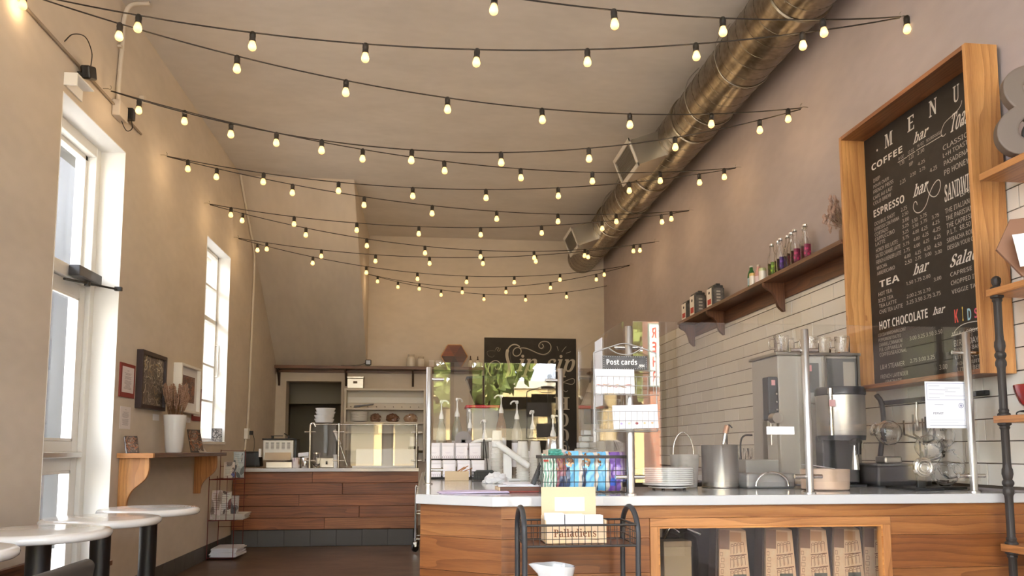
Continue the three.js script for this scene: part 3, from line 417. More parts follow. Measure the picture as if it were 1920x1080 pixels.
// ---------------------------------------------------------------- left wall: pictures, notices, wall shelf
{
  const onWall = (o, y, z) => { o.position.set(XL, y, z); o.rotation.y = PI / 2; return o; };   // local x runs to -z (away from the camera), local z into the room
  const textPage = (seed, base, ink = 'rgba(60,50,60,.55)', margin = 0.16) => chalkCanvas(256, 340, (g, w, h) => { const r = rng(seed); g.fillStyle = ink; g.fillRect(w * 0.42, h * 0.14, w * 0.16, 5); for (let y = h * 0.24; y < h * 0.88; y += 11) { if (r() < 0.14) continue; const l = (0.5 + r() * 0.5) * (1 - 2 * margin); g.fillRect(w * (0.5 - l / 2), y, w * l, 3.5); } }, base);
  const maroon = std(lin(0.22, 0.025, 0.02), 0.6);
  function notice(label, w, h, y, z, seed) {
    const t = onWall(thing('framed_notice', label, 'notice'), y, z);
    part('backing', box(w, h, 0.012, 0, 0, 0.006, 0.002), maroon, t);
    part('sheet', T(new THREE.PlaneGeometry(w * 0.8, h * 0.76), 0, h * 0.02, 0.0128), boardMat(textPage(seed, '#d9d0d2')), t);
  }
  notice('white typed sheet on a dark red backing, beside the tall door', 0.285, 0.255, 1.65, -6.10, 31);
  notice('white typed sheet on a dark red backing, beside the small window', 0.265, 0.322, 1.572, -7.885, 32);
  { const t = onWall(thing('paper_notice', 'plain white typed sheet pinned below the dark red notice near the door', 'notice'), 1.37, -6.112); part('sheet', box(0.205, 0.168, 0.002, 0, 0, 0.001), boardMat(textPage(33, '#ddd6d6')), t); }
  { const t = onWall(thing('wall_label', 'small white caption card below the dark framed painting', 'label'), 1.40, -6.77); part('card', box(0.14, 0.052, 0.004, 0, 0, 0.002), M.paper, t); }
  { const t = onWall(thing('wall_label', 'small white caption card below the white framed picture', 'label'), 1.41, -7.645); part('card', box(0.14, 0.048, 0.004, 0, 0, 0.002), M.paper, t); }
  // abstract paintings
  function swirls(w, h, seed, pal, n) {
    return chalkCanvas(w, h, (g) => {
      const r = rng(seed);
      for (let i = 0; i < n; i++) {
        let x = r() * w, y = r() * h, a = r() * 7; const c = pal[Math.floor(r() * pal.length)];
        g.strokeStyle = c; g.lineWidth = 1.5 + r() * r() * 16; g.globalAlpha = 0.35 + r() * 0.6; g.lineCap = 'round'; g.beginPath(); g.moveTo(x, y);
        const turn = (r() - 0.5) * 0.5; for (let k = 0; k < 14; k++) { a += turn + (r() - 0.5) * 0.7; x += Math.cos(a) * 9; y += Math.sin(a) * 9; g.lineTo(x, y); } g.stroke();
      }
      g.globalAlpha = 1;
    }, pal[0]);
  }
  function picture(label, w, h, y, z, depth, fw, frameMat, tex, mat) {
    const t = onWall(thing('framed_painting', label, 'painting'), y, z);
    part('frame', [box(fw, h, depth, -w / 2 + fw / 2, 0, depth / 2, 0.002), box(fw, h, depth, w / 2 - fw / 2, 0, depth / 2, 0.002), box(w - 2 * fw, fw, depth, 0, h / 2 - fw / 2, depth / 2, 0.002), box(w - 2 * fw, fw, depth, 0, -h / 2 + fw / 2, depth / 2, 0.002)], frameMat, t);
    part('backing', box(w - 0.01, h - 0.01, 0.008, 0, 0, 0.006), M.blackMatte, t);
    let iw = w - 2 * fw, ih = h - 2 * fw;
    if (mat) { part('mount', box(iw, ih, 0.004, 0, 0, depth * 0.55), M.paper, t); iw -= 2 * mat; ih -= 2 * mat; }
    part('picture', T(new THREE.PlaneGeometry(iw, ih), 0, 0, depth * 0.55 + 0.003), boardMat(tex, 0.4), t);
  }
  picture('dark brown framed abstract painting of black and ochre swirls', 0.565, 0.46, 1.685, -6.57, 0.05, 0.032, std(lin(0.035, 0.02, 0.022), 0.4), swirls(512, 420, 4, ['#5a504a', '#1a1513', '#d9d3c6', '#a98d55', '#6a625c', '#e6dfcd', '#2a2320', '#938574', '#c4a566', '#bdb4a4'], 300));
  picture('white framed picture in reddish brown and teal with a pale mount', 0.59, 0.44, 1.69, -7.47, 0.075, 0.022, M.white, swirls(420, 512, 6, ['#6a4030', '#3a241c', '#a8623f', '#4d7380', '#c07a50', '#241a16', '#8a948e'], 300), 0.075);
  // wall shelf on two S-shaped panels
  const s = thing('wall_shelf', 'wooden wall shelf on two S-curved side panels under the paintings', 'shelf', [XL, 1.104, -7.0]);
  part('board', uvm(span(0.002, 0.258, -0.034, 0, -1.09, 1.02, 0.003), 'z'), M.walnut, s);
  part('end_cap', uvm(span(0.002, 0.2585, -0.0335, 0.0006, 0.985, 1.0215, 0.002), 'x'), M.honey, s);
  const q = new THREE.Shape(); q.moveTo(0.002, 0); q.lineTo(0.212, 0); q.bezierCurveTo(0.216, -0.06, 0.217, -0.1, 0.205, -0.13); q.bezierCurveTo(0.19, -0.18, 0.12, -0.21, 0.095, -0.25); q.bezierCurveTo(0.07, -0.29, 0.066, -0.32, 0.064, -0.365); q.lineTo(0.002, -0.365);
  const bg = uvm(extrude(q, 0.03, 0.002, 16), 'y');
  for (const [z, m] of [[0.94, M.honey], [-0.93, M.amber]]) { const b = part('side_panel', bg, m, s); b.position.set(0, -0.034, z); }
  // what stands on it
  const cover = swirls(128, 200, 12, ['#3a2a22', '#7a4a32', '#1d1716', '#a86a4a', '#5a5552', '#c9b9a4'], 90);
  const lean = thing('book', 'small dark book with a reddish cover leaning on the wall, near end of shelf', 'book', [-2.165, 1.1055, -6.0], -0.75);
  part('pages', RZ(box(0.012, 0.125, 0.09, 0, 0.0625, 0), 0.32), M.paper, lean); part('cover', [RZ(box(0.003, 0.13, 0.094, 0.0075, 0.065, 0), 0.32), RZ(box(0.003, 0.13, 0.094, -0.0075, 0.065, 0), 0.32)], M.charcoal, lean); part('cover_print', RZ(RY(new THREE.PlaneGeometry(0.088, 0.122), PI / 2).translate(0.0095, 0.065, 0), 0.32), boardMat(cover, 0.4), lean);
  const l2 = thing('card', 'dark printed card leaning upright behind the white vase on the shelf', 'card', [-2.13, 1.1055, -7.5], -0.55);
  part('card', RZ(box(0.006, 0.22, 0.15, 0, 0.11, 0), 0.28), M.charcoal, l2); part('card_print', RZ(RY(new THREE.PlaneGeometry(0.14, 0.2), PI / 2).translate(0.0036, 0.11, 0), 0.28), boardMat(cover, 0.4), l2);
  const l3 = thing('card', 'small light card slumped against the dark card on the shelf', 'card', [-2.09, 1.1055, -7.55], -0.4);
  part('card', RZ(box(0.004, 0.09, 0.1, 0, 0.045, 0), 0.75), std(lin(0.45, 0.4, 0.36), 0.7), l3);
  const v = thing('vase', 'tall tapered glossy white vase on the wall shelf', 'vase', [-2.13, 1.1045, -6.82]);
  part('body', lathe([[0.0001, 0.003], [0.06, 0], [0.066, 0.006], [0.092, 0.31], [0.093, 0.318], [0.088, 0.32], [0.085, 0.31], [0.062, 0.02], [0.0001, 0.015]], 48), M.porcelain, v);
  const la = thing('lavender_bunch', 'bunch of dried lavender standing in the tall white vase', 'dried flowers', [-2.13, 1.14, -6.82]);
  const r = rng(21), st = [], hd = [];
  for (let i = 0; i < 130; i++) { const a = r() * 2 * PI, e = Math.sqrt(r()), l = 0.43 + r() * 0.12, b = V(Math.cos(a) * e * 0.03, 0.0, Math.sin(a) * e * 0.03), m = V(Math.cos(a) * e * 0.062, 0.29, Math.sin(a) * e * 0.062), tip = V(Math.cos(a) * e * 0.115, l, Math.sin(a) * e * 0.115); st.push(rod(b, m, 0.0011, 4), rod(m, tip, 0.0011, 4)); const d = tip.clone().sub(m).normalize(); for (let k = 0; k < 9; k++) { const p = tip.clone().addScaledVector(d, -k * 0.014); hd.push(T(new THREE.OctahedronGeometry(0.005 + r() * 0.003, 0).scale(1, 1.5, 1), p.x, p.y, p.z)); } }
  part('stems', st, std(lin(0.20, 0.10, 0.05), 0.9), la); part('flower_heads', hd, std(lin(0.36, 0.22, 0.155), 0.95), la);
  // on the window sill
  const ph = thing('photo_card', 'dark printed card leaning in the corner of the small window sill', 'card', [-2.33, 1.218, -8.93], 0.5);
  part('card', RX(box(0.11, 0.15, 0.005, 0, 0.075, 0), -0.15), M.charcoal, ph); part('card_print', RX(T(new THREE.PlaneGeometry(0.1, 0.14), 0, 0.075, 0.003), -0.15), boardMat(swirls(128, 180, 15, ['#565250', '#8d8781', '#2d2a29', '#b8aea4'], 80)), ph);
  const pp = thing('leaflet', 'white leaflets lying flat on the small window sill', 'leaflet', [-2.35, 1.2175, -8.6], 0.1); part('sheet', [box(0.1, 0.004, 0.3, 0, 0.002, 0), RY(box(0.1, 0.003, 0.22, 0, 0.0055, 0.05), 0.2)], M.paper, pp);
}
// ---------------------------------------------------------------- conduits and fittings high on the left wall
{
  const pw = std(lin(0.62, 0.55, 0.47), 0.6);
  const c = thing('conduit', 'painted conduit down from the ceiling to a socket box, beside the tall door', 'conduit', [XL, 3.6, -5.68]);
  part('pipe', tube([V(0.2, 0.81, 0.0), V(0.06, 0.79, -0.01), V(0.02, 0.68, -0.01), V(0.02, 0.5, 0), V(0.02, 0.16, 0.03), V(0.02, 0, 0.02)], 0.016, 60, 10), pw, c);
  part('junction_box', box(0.055, 0.115, 0.15, 0.03, -0.03, 0.01, 0.006), pw, c); part('clip', box(0.03, 0.02, 0.07, 0.015, 0.45, 0.005, 0.003), pw, c);
  const c2 = thing('conduit', 'thin conduit running level along the left wall above the door', 'conduit', [XL, 3.59, -5.2]);
  part('pipe', rod(V(0.014, 0, 2.6), V(0.014, 0, -0.93), 0.009, 8), std(lin(0.3, 0.24, 0.19), 0.6), c2); part('end_box', RX(box(0.04, 0.06, 0.06, 0.02, -0.01, -0.95, 0.006), 0.3), pw, c2);
  const c3 = thing('conduit', 'white conduit bending down the far left corner to a wall socket', 'conduit', [XL, 1.33, -9.97]);
  part('pipe', tube([V(0.016, 3.07, 0.72), V(0.016, 2.75, 0.36), V(0.016, 2.4, -0.06), V(0.016, 2.2, -0.15), V(0.016, 1.6, -0.14), V(0.016, 0.05, -0.06), V(0.016, -0.05, 0), V(0.016, -0.3, 0.06)], 0.014, 90, 10), std(lin(0.66, 0.6, 0.52), 0.5), c3);
  part('socket_box', box(0.05, 0.13, 0.11, 0.027, 0, -0.0, 0.006), M.trim, c3); part('plug', box(0.05, 0.05, 0.04, 0.07, 0.01, -0.03, 0.006), M.black, c3);
  part('cord', tube([V(0.09, 0, -0.03), V(0.11, -0.1, -0.04), V(0.1, -0.3, -0.05), V(0.12, -0.41, -0.02)], 0.004, 24, 6), M.black, c3);
  const a = thing('power_adaptor', 'square black adaptor with a looped wire above the door corner', 'adaptor', [XL, 3.575, -5.1]);
  part('body', RX(box(0.06, 0.085, 0.11, 0.05, 0, 0, 0.012), 0.35), M.black, a); part('bracket', [RX(box(0.02, 0.03, 0.05, 0.02, -0.02, 0.06, 0.004), 0.3)], M.blackMatte, a);
  part('wire', tube([V(0.06, 0.04, 0.0), V(0.07, 0.13, 0.02), V(0.06, 0.19, 0.1), V(0.04, 0.14, 0.22), V(0.03, 0.05, 0.3)], 0.0035, 40, 6), M.black, a);
  const b = thing('power_adaptor', 'black plug-in adaptor beside the socket box, behind the string bulbs', 'adaptor', [XL, 3.6, -5.8]);
  part('body', box(0.06, 0.085, 0.06, 0.05, 0.005, 0, 0.008), M.black, b); part('cord', tube([V(0.06, -0.03, 0.0), V(0.07, -0.1, 0.0), V(0.05, -0.14, 0.05), V(0.03, -0.08, 0.1), V(0.03, 0.0, 0.13)], 0.0035, 32, 6), M.black, b);
  const w = thing('wall_fitting', 'small white boxed fitting on the wall just above the tall door', 'fitting', [XL, 3.425, -5.0]);
  part('body', [box(0.08, 0.01, 0.24, 0.04, 0.037, 0), box(0.08, 0.08, 0.012, 0.04, 0, 0.115, 0.003), box(0.01, 0.08, 0.24, 0.006, 0, 0)], M.white, w);
  const d = thing('door_closer', 'dark grey door closer with a jointed arm above the glazed door', 'door closer', [-2.44, 2.345, -5.62]);
  part('body', box(0.075, 0.075, 0.36, 0.045, 0, 0, 0.008), std(lin(0.06, 0.06, 0.065), 0.4, 0.4), d);
  part('arm', [rod(V(0.05, -0.05, -0.02), V(0.03, -0.085, 0.28), 0.009, 8), rod(V(0.05, -0.05, -0.02), V(0.2, -0.055, -0.21), 0.008, 8), box(0.05, 0.03, 0.03, 0.19, -0.05, -0.2, 0.004), cyl(0.02, 0.02, 0.04, 0.05, -0.07, -0.02, 16)], M.black, d);
}
// ---------------------------------------------------------------- cafe tables, bench and chair
{
  const WORD = ['nearest of four round white cafe tables, cut off by the left edge', 'second of four round white cafe tables from the left edge', 'third of four round white cafe tables, in front of the glazed door', 'farthest of four round white cafe tables, in front of the wall shelf'];
  const top = [[0.0001, 0], [0.27, 0], [0.288, -0.002], [0.299, -0.010], [0.303, -0.022], [0.299, -0.034], [0.288, -0.042], [0.27, -0.044], [0.0001, -0.044]].reverse();
  const topG = lathe(top, 72), legG = cyl(0.052, 0.052, 0.703, 0, 0.012, 0, 32), baseG = lathe([[0.0001, 0], [0.21, 0], [0.214, 0.006], [0.2, 0.014], [0.07, 0.024], [0.052, 0.03], [0.0001, 0.03]], 48), plateG = RY(box(0.22, 0.008, 0.22, 0, 0.715, 0), 0.3);
  const tm = new THREE.MeshPhysicalMaterial({ color: lin(0.80, 0.79, 0.77), roughness: 0.16, clearcoat: 0.5, clearcoatRoughness: 0.08 });
  let first;
  [[-1.835, -3.1], [-1.775, -3.83], [-1.77, -4.5], [-1.755, -5.19]].forEach(([x, z], i) => {
    if (first) { copyOf(first, [x, 0, z], 0, WORD[i]); return; }
    first = thing('cafe_table', WORD[0], 'table', [x, 0, z], 0, 'round white cafe tables');
    part('table_top', T(topG, 0, 0.763, 0), tm, first); part('pedestal', legG, M.black, first); part('base', baseG, M.black, first); part('mounting_plate', plateG, M.black, first);
  });
  struct('trim_5', [uvm(span(XL + 0.001, XL + 0.02, 0.15, 0.47, DOOR.z1 + 0.03, -1.5), 'z'), uvm(span(XL + 0.001, XL + 0.032, 0.47, 0.492, DOOR.z1 + 0.02, -1.5, 0.003), 'z', 0.4, 0.1)], M.walnut);
  const st = thing('stool', 'narrow brown wooden stool mostly hidden behind a black table post', 'stool', [-1.962, 0, -4.88]);
  part('seat', uvm(box(0.16, 0.03, 0.2, 0, 0.453, 0, 0.004), 'x'), M.teak, st); for (const sx of [-1, 1]) for (const sz of [-1, 1]) part('leg', uvm(box(0.03, 0.438, 0.03, sx * 0.05, 0.219, sz * 0.07, 0.003), 'y'), M.teak, st);
  const ch = thing('chair', 'dark brown padded chair back in the bottom left corner', 'chair', [-1.235, 0, -2.36], -PI / 2);
  const pad = std(lin(0.05, 0.042, 0.036), 0.7);
  const bk = new RoundedBoxGeometry(0.43, 0.30, 0.045, 5, 0.022), bp = bk.attributes.position; for (let i = 0; i < bp.count; i++) { const x = bp.getX(i); bp.setZ(i, bp.getZ(i) + x * x * 0.55); bp.setY(i, bp.getY(i) - Math.abs(x) * Math.abs(x) * 0.5 * (bp.getY(i) > 0 ? 1 : 0)); } bk.computeVertexNormals();
  part('backrest', T(RX(bk, -0.14), 0, 0.662, -0.2), pad, ch); part('seat', box(0.42, 0.05, 0.41, 0, 0.45, 0, 0.022), pad, ch);
  for (const sx of [-1, 1]) { part('leg', rod(V(sx * 0.17, 0.43, 0.16), V(sx * 0.2, 0, 0.2), 0.012, 10), M.black, ch); part('leg', rod(V(sx * 0.17, 0.43, -0.17), V(sx * 0.2, 0, -0.22), 0.012, 10), M.black, ch); part('back_support', rod(V(sx * 0.15, 0.44, -0.18), V(sx * 0.15, 0.6, -0.19), 0.01, 10), M.black, ch); }
}
// ---------------------------------------------------------------- magazine rack
{
  const red = std(lin(0.12, 0.012, 0.01), 0.45, 0.3), x0 = -2.245, x1 = -1.985, z0 = -8.78, z1 = -8.36, cx = (x0 + x1) / 2, cz = (z0 + z1) / 2;
  const t = thing('magazine_rack', 'thin dark red wire rack of papers between wall shelf and back counter', 'magazine rack', [cx, 0, cz]);
  const hx = (x1 - x0) / 2, hz = (z1 - z0) / 2, R = 0.004;
  for (const sx of [-1, 1]) for (const sz of [-1, 1]) part('upright', rod(V(sx * hx, 0, sz * hz), V(sx * hx * (sz > 0 ? 1 : 1), sz > 0 ? 0.9 : 1.13, sz * hz), R, 6), red, t);
  for (const y of [0.02, 0.4, 0.82]) { const g = [[-hx, -hz, hx, -hz], [-hx, hz, hx, hz], [-hx, -hz, -hx, hz], [hx, -hz, hx, hz]].map(([a, b, c, d]) => rod(V(a, y, b), V(c, y, d), R, 6)); for (let k = 1; k < 6; k++) g.push(rod(V(-hx, y, -hz + k * hz / 3), V(hx, y, -hz + k * hz / 3), 0.002, 5)); part('wire_shelf', g, red, t); }
  part('wire_back', [0.3, 0.6, 0.95, 1.12].map((y) => rod(V(-hx, y, -hz), V(hx, y, -hz), 0.003, 6)), red, t); for (const x of [-0.05, 0.05]) part('divider', rod(V(x, 0.4, hz), V(x, 0.86, hz), 0.003, 6), red, t);
  const page = (seed, base, pal) => boardMat(chalkCanvas(128, 180, (g) => { const r = rng(seed); for (let i = 0; i < 9; i++) { g.fillStyle = pal[Math.floor(r() * pal.length)]; g.globalAlpha = 0.7; g.beginPath(); g.ellipse(r() * 128, r() * 180, 8 + r() * 36, 6 + r() * 30, r() * 3, 0, 7); g.fill(); } g.globalAlpha = 1; g.fillStyle = 'rgba(60,50,45,.5)'; for (let y = 20; y < 170; y += 14) g.fillRect(14, y, 40 + r() * 60, 3); }, base), 0.6);
  const L = [['pale leaflet with grey print in front of the red rack', page(1, '#cdbfb2', ['#b09a8a', '#e4dcd2', '#8a7a70', '#5d4c45'])], ['leaflet with a dark red strip in the middle of the rack', page(2, '#b7a89c', ['#5a1c1a', '#3a2724', '#d8cfc5', '#8a7064'])], ['leaflet with a dark photo in the rack beside the back counter', page(3, '#8d8580', ['#2a2830', '#4a4852', '#b8b2ac', '#1a181c'])], ['leaflet with a bright blue mark near the top of the rack', page(4, '#a79a90', ['#27317c', '#d0c6bc', '#4a3c38', '#6b7280'])], ['tall grey-green magazine at the back of the rack', page(5, '#6f7670', ['#3a3f3c', '#8f958e', '#22252a', '#a9a296'])]];
  [[-0.07, 0.41, 0.17, 0.3], [0.02, 0.41, 0.14, 0.29], [0.09, 0.41, 0.1, 0.24], [0.02, 0.83, 0.02, 0.17], [0.09, 0.83, -0.1, 0.28]].forEach(([x, y, z, h], i) => { const o = thing('leaflet', L[i][0], 'leaflet', [cx + x, y, cz + z], i * 0.12 - 0.2, undefined); part('pages', RX(box(0.11, h, 0.006, 0, h / 2, 0), -0.12), L[i][1], o); });
  const sheets = (n, w, d, seed, col) => { const r = rng(seed), g = []; for (let k = 0; k < n; k++) g.push(RY(box(w * (0.92 + r() * 0.1), 0.011, d * (0.92 + r() * 0.1), 0, 0, 0, 0.002), (r() - 0.5) * 0.12).translate((r() - 0.5) * 0.02, 0.006 + k * 0.0115, (r() - 0.5) * 0.02)); return g; };
  const n1 = thing('newspaper_pile', 'pile of grey folded newspapers on the middle level of the rack', 'newspapers', [cx + 0.05, 0.405, cz], 0.05); part('papers', sheets(5, 0.33, 0.36, 4), std(lin(0.5, 0.46, 0.41), 0.9), n1);
  const n2 = thing('magazine_pile', 'pile of white magazines on the lowest level of the rack', 'magazines', [cx + 0.03, 0.024, cz], -0.03); part('papers', sheets(8, 0.27, 0.38, 5), std(lin(0.66, 0.65, 0.68), 0.7), n2);
}
// ---------------------------------------------------------------- back wall: blackboard, long shelf, white shelves
{
  const W = 1.437, H = 1.86;
  const tex = chalkCanvas(1024, 1325, (g) => {
    const K = 1.229, P = (x, y) => [(x - 45) * K, (y - 65) * K];
    const line = (pts, w, col = 'rgba(196,186,170,.92)') => { g.strokeStyle = col; g.lineWidth = w; g.lineCap = g.lineJoin = 'round'; g.beginPath(); g.moveTo(...P(...pts[0])); for (let i = 1; i + 2 < pts.length; i += 3) g.bezierCurveTo(...P(...pts[i]), ...P(...pts[i + 1]), ...P(...pts[i + 2])); g.stroke(); };
    const curve = (w, o = 0, c) => line([[372 + o, 155 + o], [440, 140 + o], [500, 200 + o], [570 + o, 210 + o], [640 + o, 215 + o], [680 + o, 130 + o], [620 + o, 95 + o], [560 + o, 70 + o], [515 + o, 130 + o], [550 + o, 152 + o], [575 + o, 165 + o], [592 + o, 130 + o], [570 + o, 118 + o]], w, c);
    curve(9); curve(2, 8, 'rgba(150,140,128,.8)');
    line([[372, 165], [395, 215], [320, 255], [303, 205], [295, 160], [350, 130], [372, 165]], 10); line([[360, 140], [320, 105], [270, 125], [252, 180]], 14);
    line([[252, 180], [225, 260], [300, 300], [252, 400]], 34); line([[252, 400], [225, 450], [110, 460], [80, 370]], 12); line([[80, 370], [60, 290], [150, 240], [185, 295]], 9); line([[185, 295], [205, 350], [150, 370], [142, 335]], 7);
    line([[285, 190], [255, 260], [320, 300], [275, 415]], 3, 'rgba(150,140,128,.8)');
    g.fillStyle = 'rgba(196,186,170,.92)';
    const word = (s, x, y, w, xh) => { const [a, b] = P(x, y); fitText(g, s, a, b, w * K, xh * K * 1.36, 'italic bold #px serif', 0.12); };
    word('ıp', 325, 365, 180, 112); word('sıp', 585, 365, 270, 112);
    for (const [x, y] of [[391, 228], [742, 226]]) { g.beginPath(); g.arc(...P(x, y), 17, 0, 7); g.fill(); }
    line([[590, 392], [540, 400], [525, 330], [575, 318]], 4);
    line([[755, 462], [810, 440], [870, 400], [865, 455], [855, 500], [800, 470], [755, 462]], 7); line([[765, 530], [775, 555], [795, 550], [802, 535]], 5);
    const cap = (s, x, y, w, h) => { const [a, b] = P(x, y); fitText(g, s, a, b, w * K, h * K, 'bold #px serif'); };
    cap('H', 668, 712, 155, 116); cap('O', 698, 862, 118, 120); cap('O', 700, 1003, 118, 120); cap('R', 690, 1135, 140, 110);
    line([[706, 135], [712, 150], [714, 165], [718, 172]], 5); line([[790, 135], [775, 150], [762, 165], [750, 185]], 5); line([[830, 182], [815, 188], [800, 192], [790, 196]], 5);
    line([[145, 175], [150, 140], [185, 150], [165, 170], [150, 190], [190, 195], [185, 160]], 4); g.setLineDash([6, 8]); line([[140, 185], [100, 180], [60, 180], [68, 210], [80, 245], [130, 250], [130, 225]], 3); g.setLineDash([]);
  }, '#26211d');
  const t = thing('chalkboard', 'large black chalkboard with white lettered slogan on the back wall', 'chalkboard', [1.571, 1.0, ZB]);
  part('panel', span(-W / 2, W / 2, 0, H, 0.004, 0.026, 0.003), M.blackMatte, t); part('lettering', new THREE.PlaneGeometry(W - 0.01, H - 0.01).translate(0, H / 2, 0.0268), boardMat(tex, 0.65), t);
}
{
  const s = thing('wall_shelf', 'long thin brown shelf on iron brackets along the back wall', 'shelf', [0, 2.375, ZB]);
  part('board', uvm(span(-2.26, 0.83, -0.045, 0, 0.002, 0.22, 0.003), 'x'), M.walnut, s);
  part('ledger', uvm(span(-2.26, 0.8, -0.09, -0.045, 0.002, 0.025), 'x', 0.3, 0.3), M.walnut, s);
  for (const x of [-2.22, -1.235, -0.235, 0.79]) part('bracket', [box(0.03, 0.24, 0.012, 0, -0.17, 0.01), box(0.03, 0.012, 0.2, 0, -0.052, 0.1), tube([V(0, -0.28, 0.015), V(0, -0.2, 0.06), V(0, -0.12, 0.13), V(0, -0.06, 0.18)], 0.012, 16, 6)].map((g) => T(g, x, 0, 0)), std(lin(0.05, 0.028, 0.02), 0.6), s);
  const Z = ZB + 0.12, Y = 2.376;
  const c = thing('clock', 'tiny square dark clock with a pale blue face on the long shelf', 'clock', [-0.9, Y, Z + 0.03]);
  part('case', box(0.09, 0.085, 0.04, 0, 0.058, 0, 0.016), M.black, c); part('face', box(0.064, 0.06, 0.004, 0, 0.058, 0.02, 0.008), std(lin(0.5, 0.6, 0.75), 0.3), c); part('foot', [box(0.05, 0.02, 0.03, 0, 0.01, 0, 0.004)], M.black, c); part('cord', tube([V(-0.04, 0.05, 0), V(-0.12, 0.02, 0.0), V(-0.25, 0.006, 0.02), V(-0.4, 0.006, 0.02)], 0.004, 24, 5), M.black, c);
  const cer = new THREE.MeshPhysicalMaterial({ color: lin(0.62, 0.57, 0.5), roughness: 0.2, clearcoat: 0.6 });
  for (const [x, h, r, l] of [[-0.265, 0.2, 0.066, 'taller of two cream lidded jars on the long back shelf'], [-0.115, 0.165, 0.058, 'shorter of two cream lidded jars on the long back shelf']]) { const j = thing('jar', l, 'jar', [x, Y, Z]); part('body', lathe([[0.0001, 0.002], [r * 0.85, 0], [r, 0.012], [r, h * 0.62], [r * 0.86, h * 0.74], [r * 0.72, h * 0.78], [0.0001, h * 0.78]], 28), cer, j); part('lid', lathe([[r * 0.74, h * 0.78], [r * 0.78, h * 0.8], [r * 0.78, h * 0.93], [r * 0.7, h * 0.97], [0.0001, h]], 28), std(lin(0.5, 0.45, 0.38), 0.25), j); }
  for (const [x, l] of [[0.045, 'left one of two small pale boxes beside the hexagon'], [0.148, 'right one of two small pale boxes beside the hexagon']]) { const b = thing('small_box', l, 'box', [x, Y, Z]); part('carton', box(0.075, 0.1, 0.075, 0, 0.05, 0, 0.006), std(lin(0.62, 0.55, 0.52), 0.6), b); part('lid', box(0.079, 0.025, 0.079, 0, 0.092, 0, 0.004), std(lin(0.7, 0.65, 0.62), 0.6), b); }
  const h = thing('hexagon_tray', 'walnut hexagon of six wedges standing on the back shelf', 'wooden hexagon', [0.39, Y, Z - 0.02]);
  const R = 0.2, ap = R * Math.cos(PI / 6), tone = [0x7a4a2c, 0x8a5632, 0xa86d3e, 0x5a3826, 0x4c3024, 0x6b4229];
  for (let k = 0; k < 6; k++) { const a = k * PI / 3, b = a + PI / 3, q = 0.985; part('wedge', T(uvm(RX(extrude(shapeOf([[0, 0], [R * q * Math.cos(a), R * q * Math.sin(a)], [R * q * Math.cos(b), R * q * Math.sin(b)]]), 0.02, 0.0015), 0), 'x', k * 0.3, k * 0.1), 0, ap, 0), wood(TEX.honey, 0.5, tone[k]), h); }
  part('rim', [0, 1, 2, 3, 4, 5].map((k) => { const a = k * PI / 3, b = a + PI / 3; return rod(V(R * Math.cos(a), ap + R * Math.sin(a), 0.012), V(R * Math.cos(b), ap + R * Math.sin(b), 0.012), 0.009, 6); }), wood(TEX.honey, 0.5), h);
  for (const [x, hh, l] of [[0.635, 0.185, 'left white bottle with a dark dropper, between hexagon and chalkboard'], [0.745, 0.18, 'right white bottle with a dark dropper, nearest the chalkboard']]) { const b = thing('dropper_bottle', l, 'bottle', [x, Y, Z]); part('body', lathe([[0.0001, 0.002], [0.036, 0], [0.042, 0.01], [0.042, 0.075], [0.034, 0.1], [0.014, 0.118], [0.0001, 0.118]], 24), cer, b); part('dropper', lathe([[0.015, 0.112], [0.015, 0.135], [0.008, 0.14], [0.009, hh - 0.01], [0.0001, hh]], 16), std(lin(0.06, 0.035, 0.025), 0.5), b); }
  const cs = thing('wall_shelf', 'short dark corner shelf at the far right of the back wall', 'shelf', [2.6, 2.33, ZB]); part('board', span(-0.14, 0.14, -0.03, 0, 0.003, 0.2, 0.003), M.walnut, cs); part('bracket', extrude(shapeOf([[0.003, -0.03], [0.003, -0.16], [0.15, -0.03]]), 0.025).applyMatrix4(new THREE.Matrix4().set(0, 0, 1, -0.1, 0, 1, 0, 0, 1, 0, 0, 0, 0, 0, 0, 1)), M.walnut, cs);
  const cb = thing('bottle', 'dark bottle on the short corner shelf at far right', 'bottle', [2.55, 2.331, ZB + 0.1]); part('body', lathe([[0.0001, 0], [0.035, 0], [0.035, 0.16], [0.014, 0.21], [0.014, 0.27], [0.0001, 0.27]], 20), M.black, cb); part('cap', cyl(0.016, 0.016, 0.02, 0, 0.265, 0), M.galv, cb);
  const fp = thing('framed_print', 'small dark framed print low on the back wall right of the chalkboard', 'framed print', [2.56, 1.645, ZB]); part('frame', span(-0.15, 0.15, -0.115, 0.115, 0.003, 0.022, 0.003), M.black, fp); part('print', T(new THREE.PlaneGeometry(0.25, 0.18), 0, 0, 0.0225), std(lin(0.07, 0.035, 0.025), 0.6), fp);
}
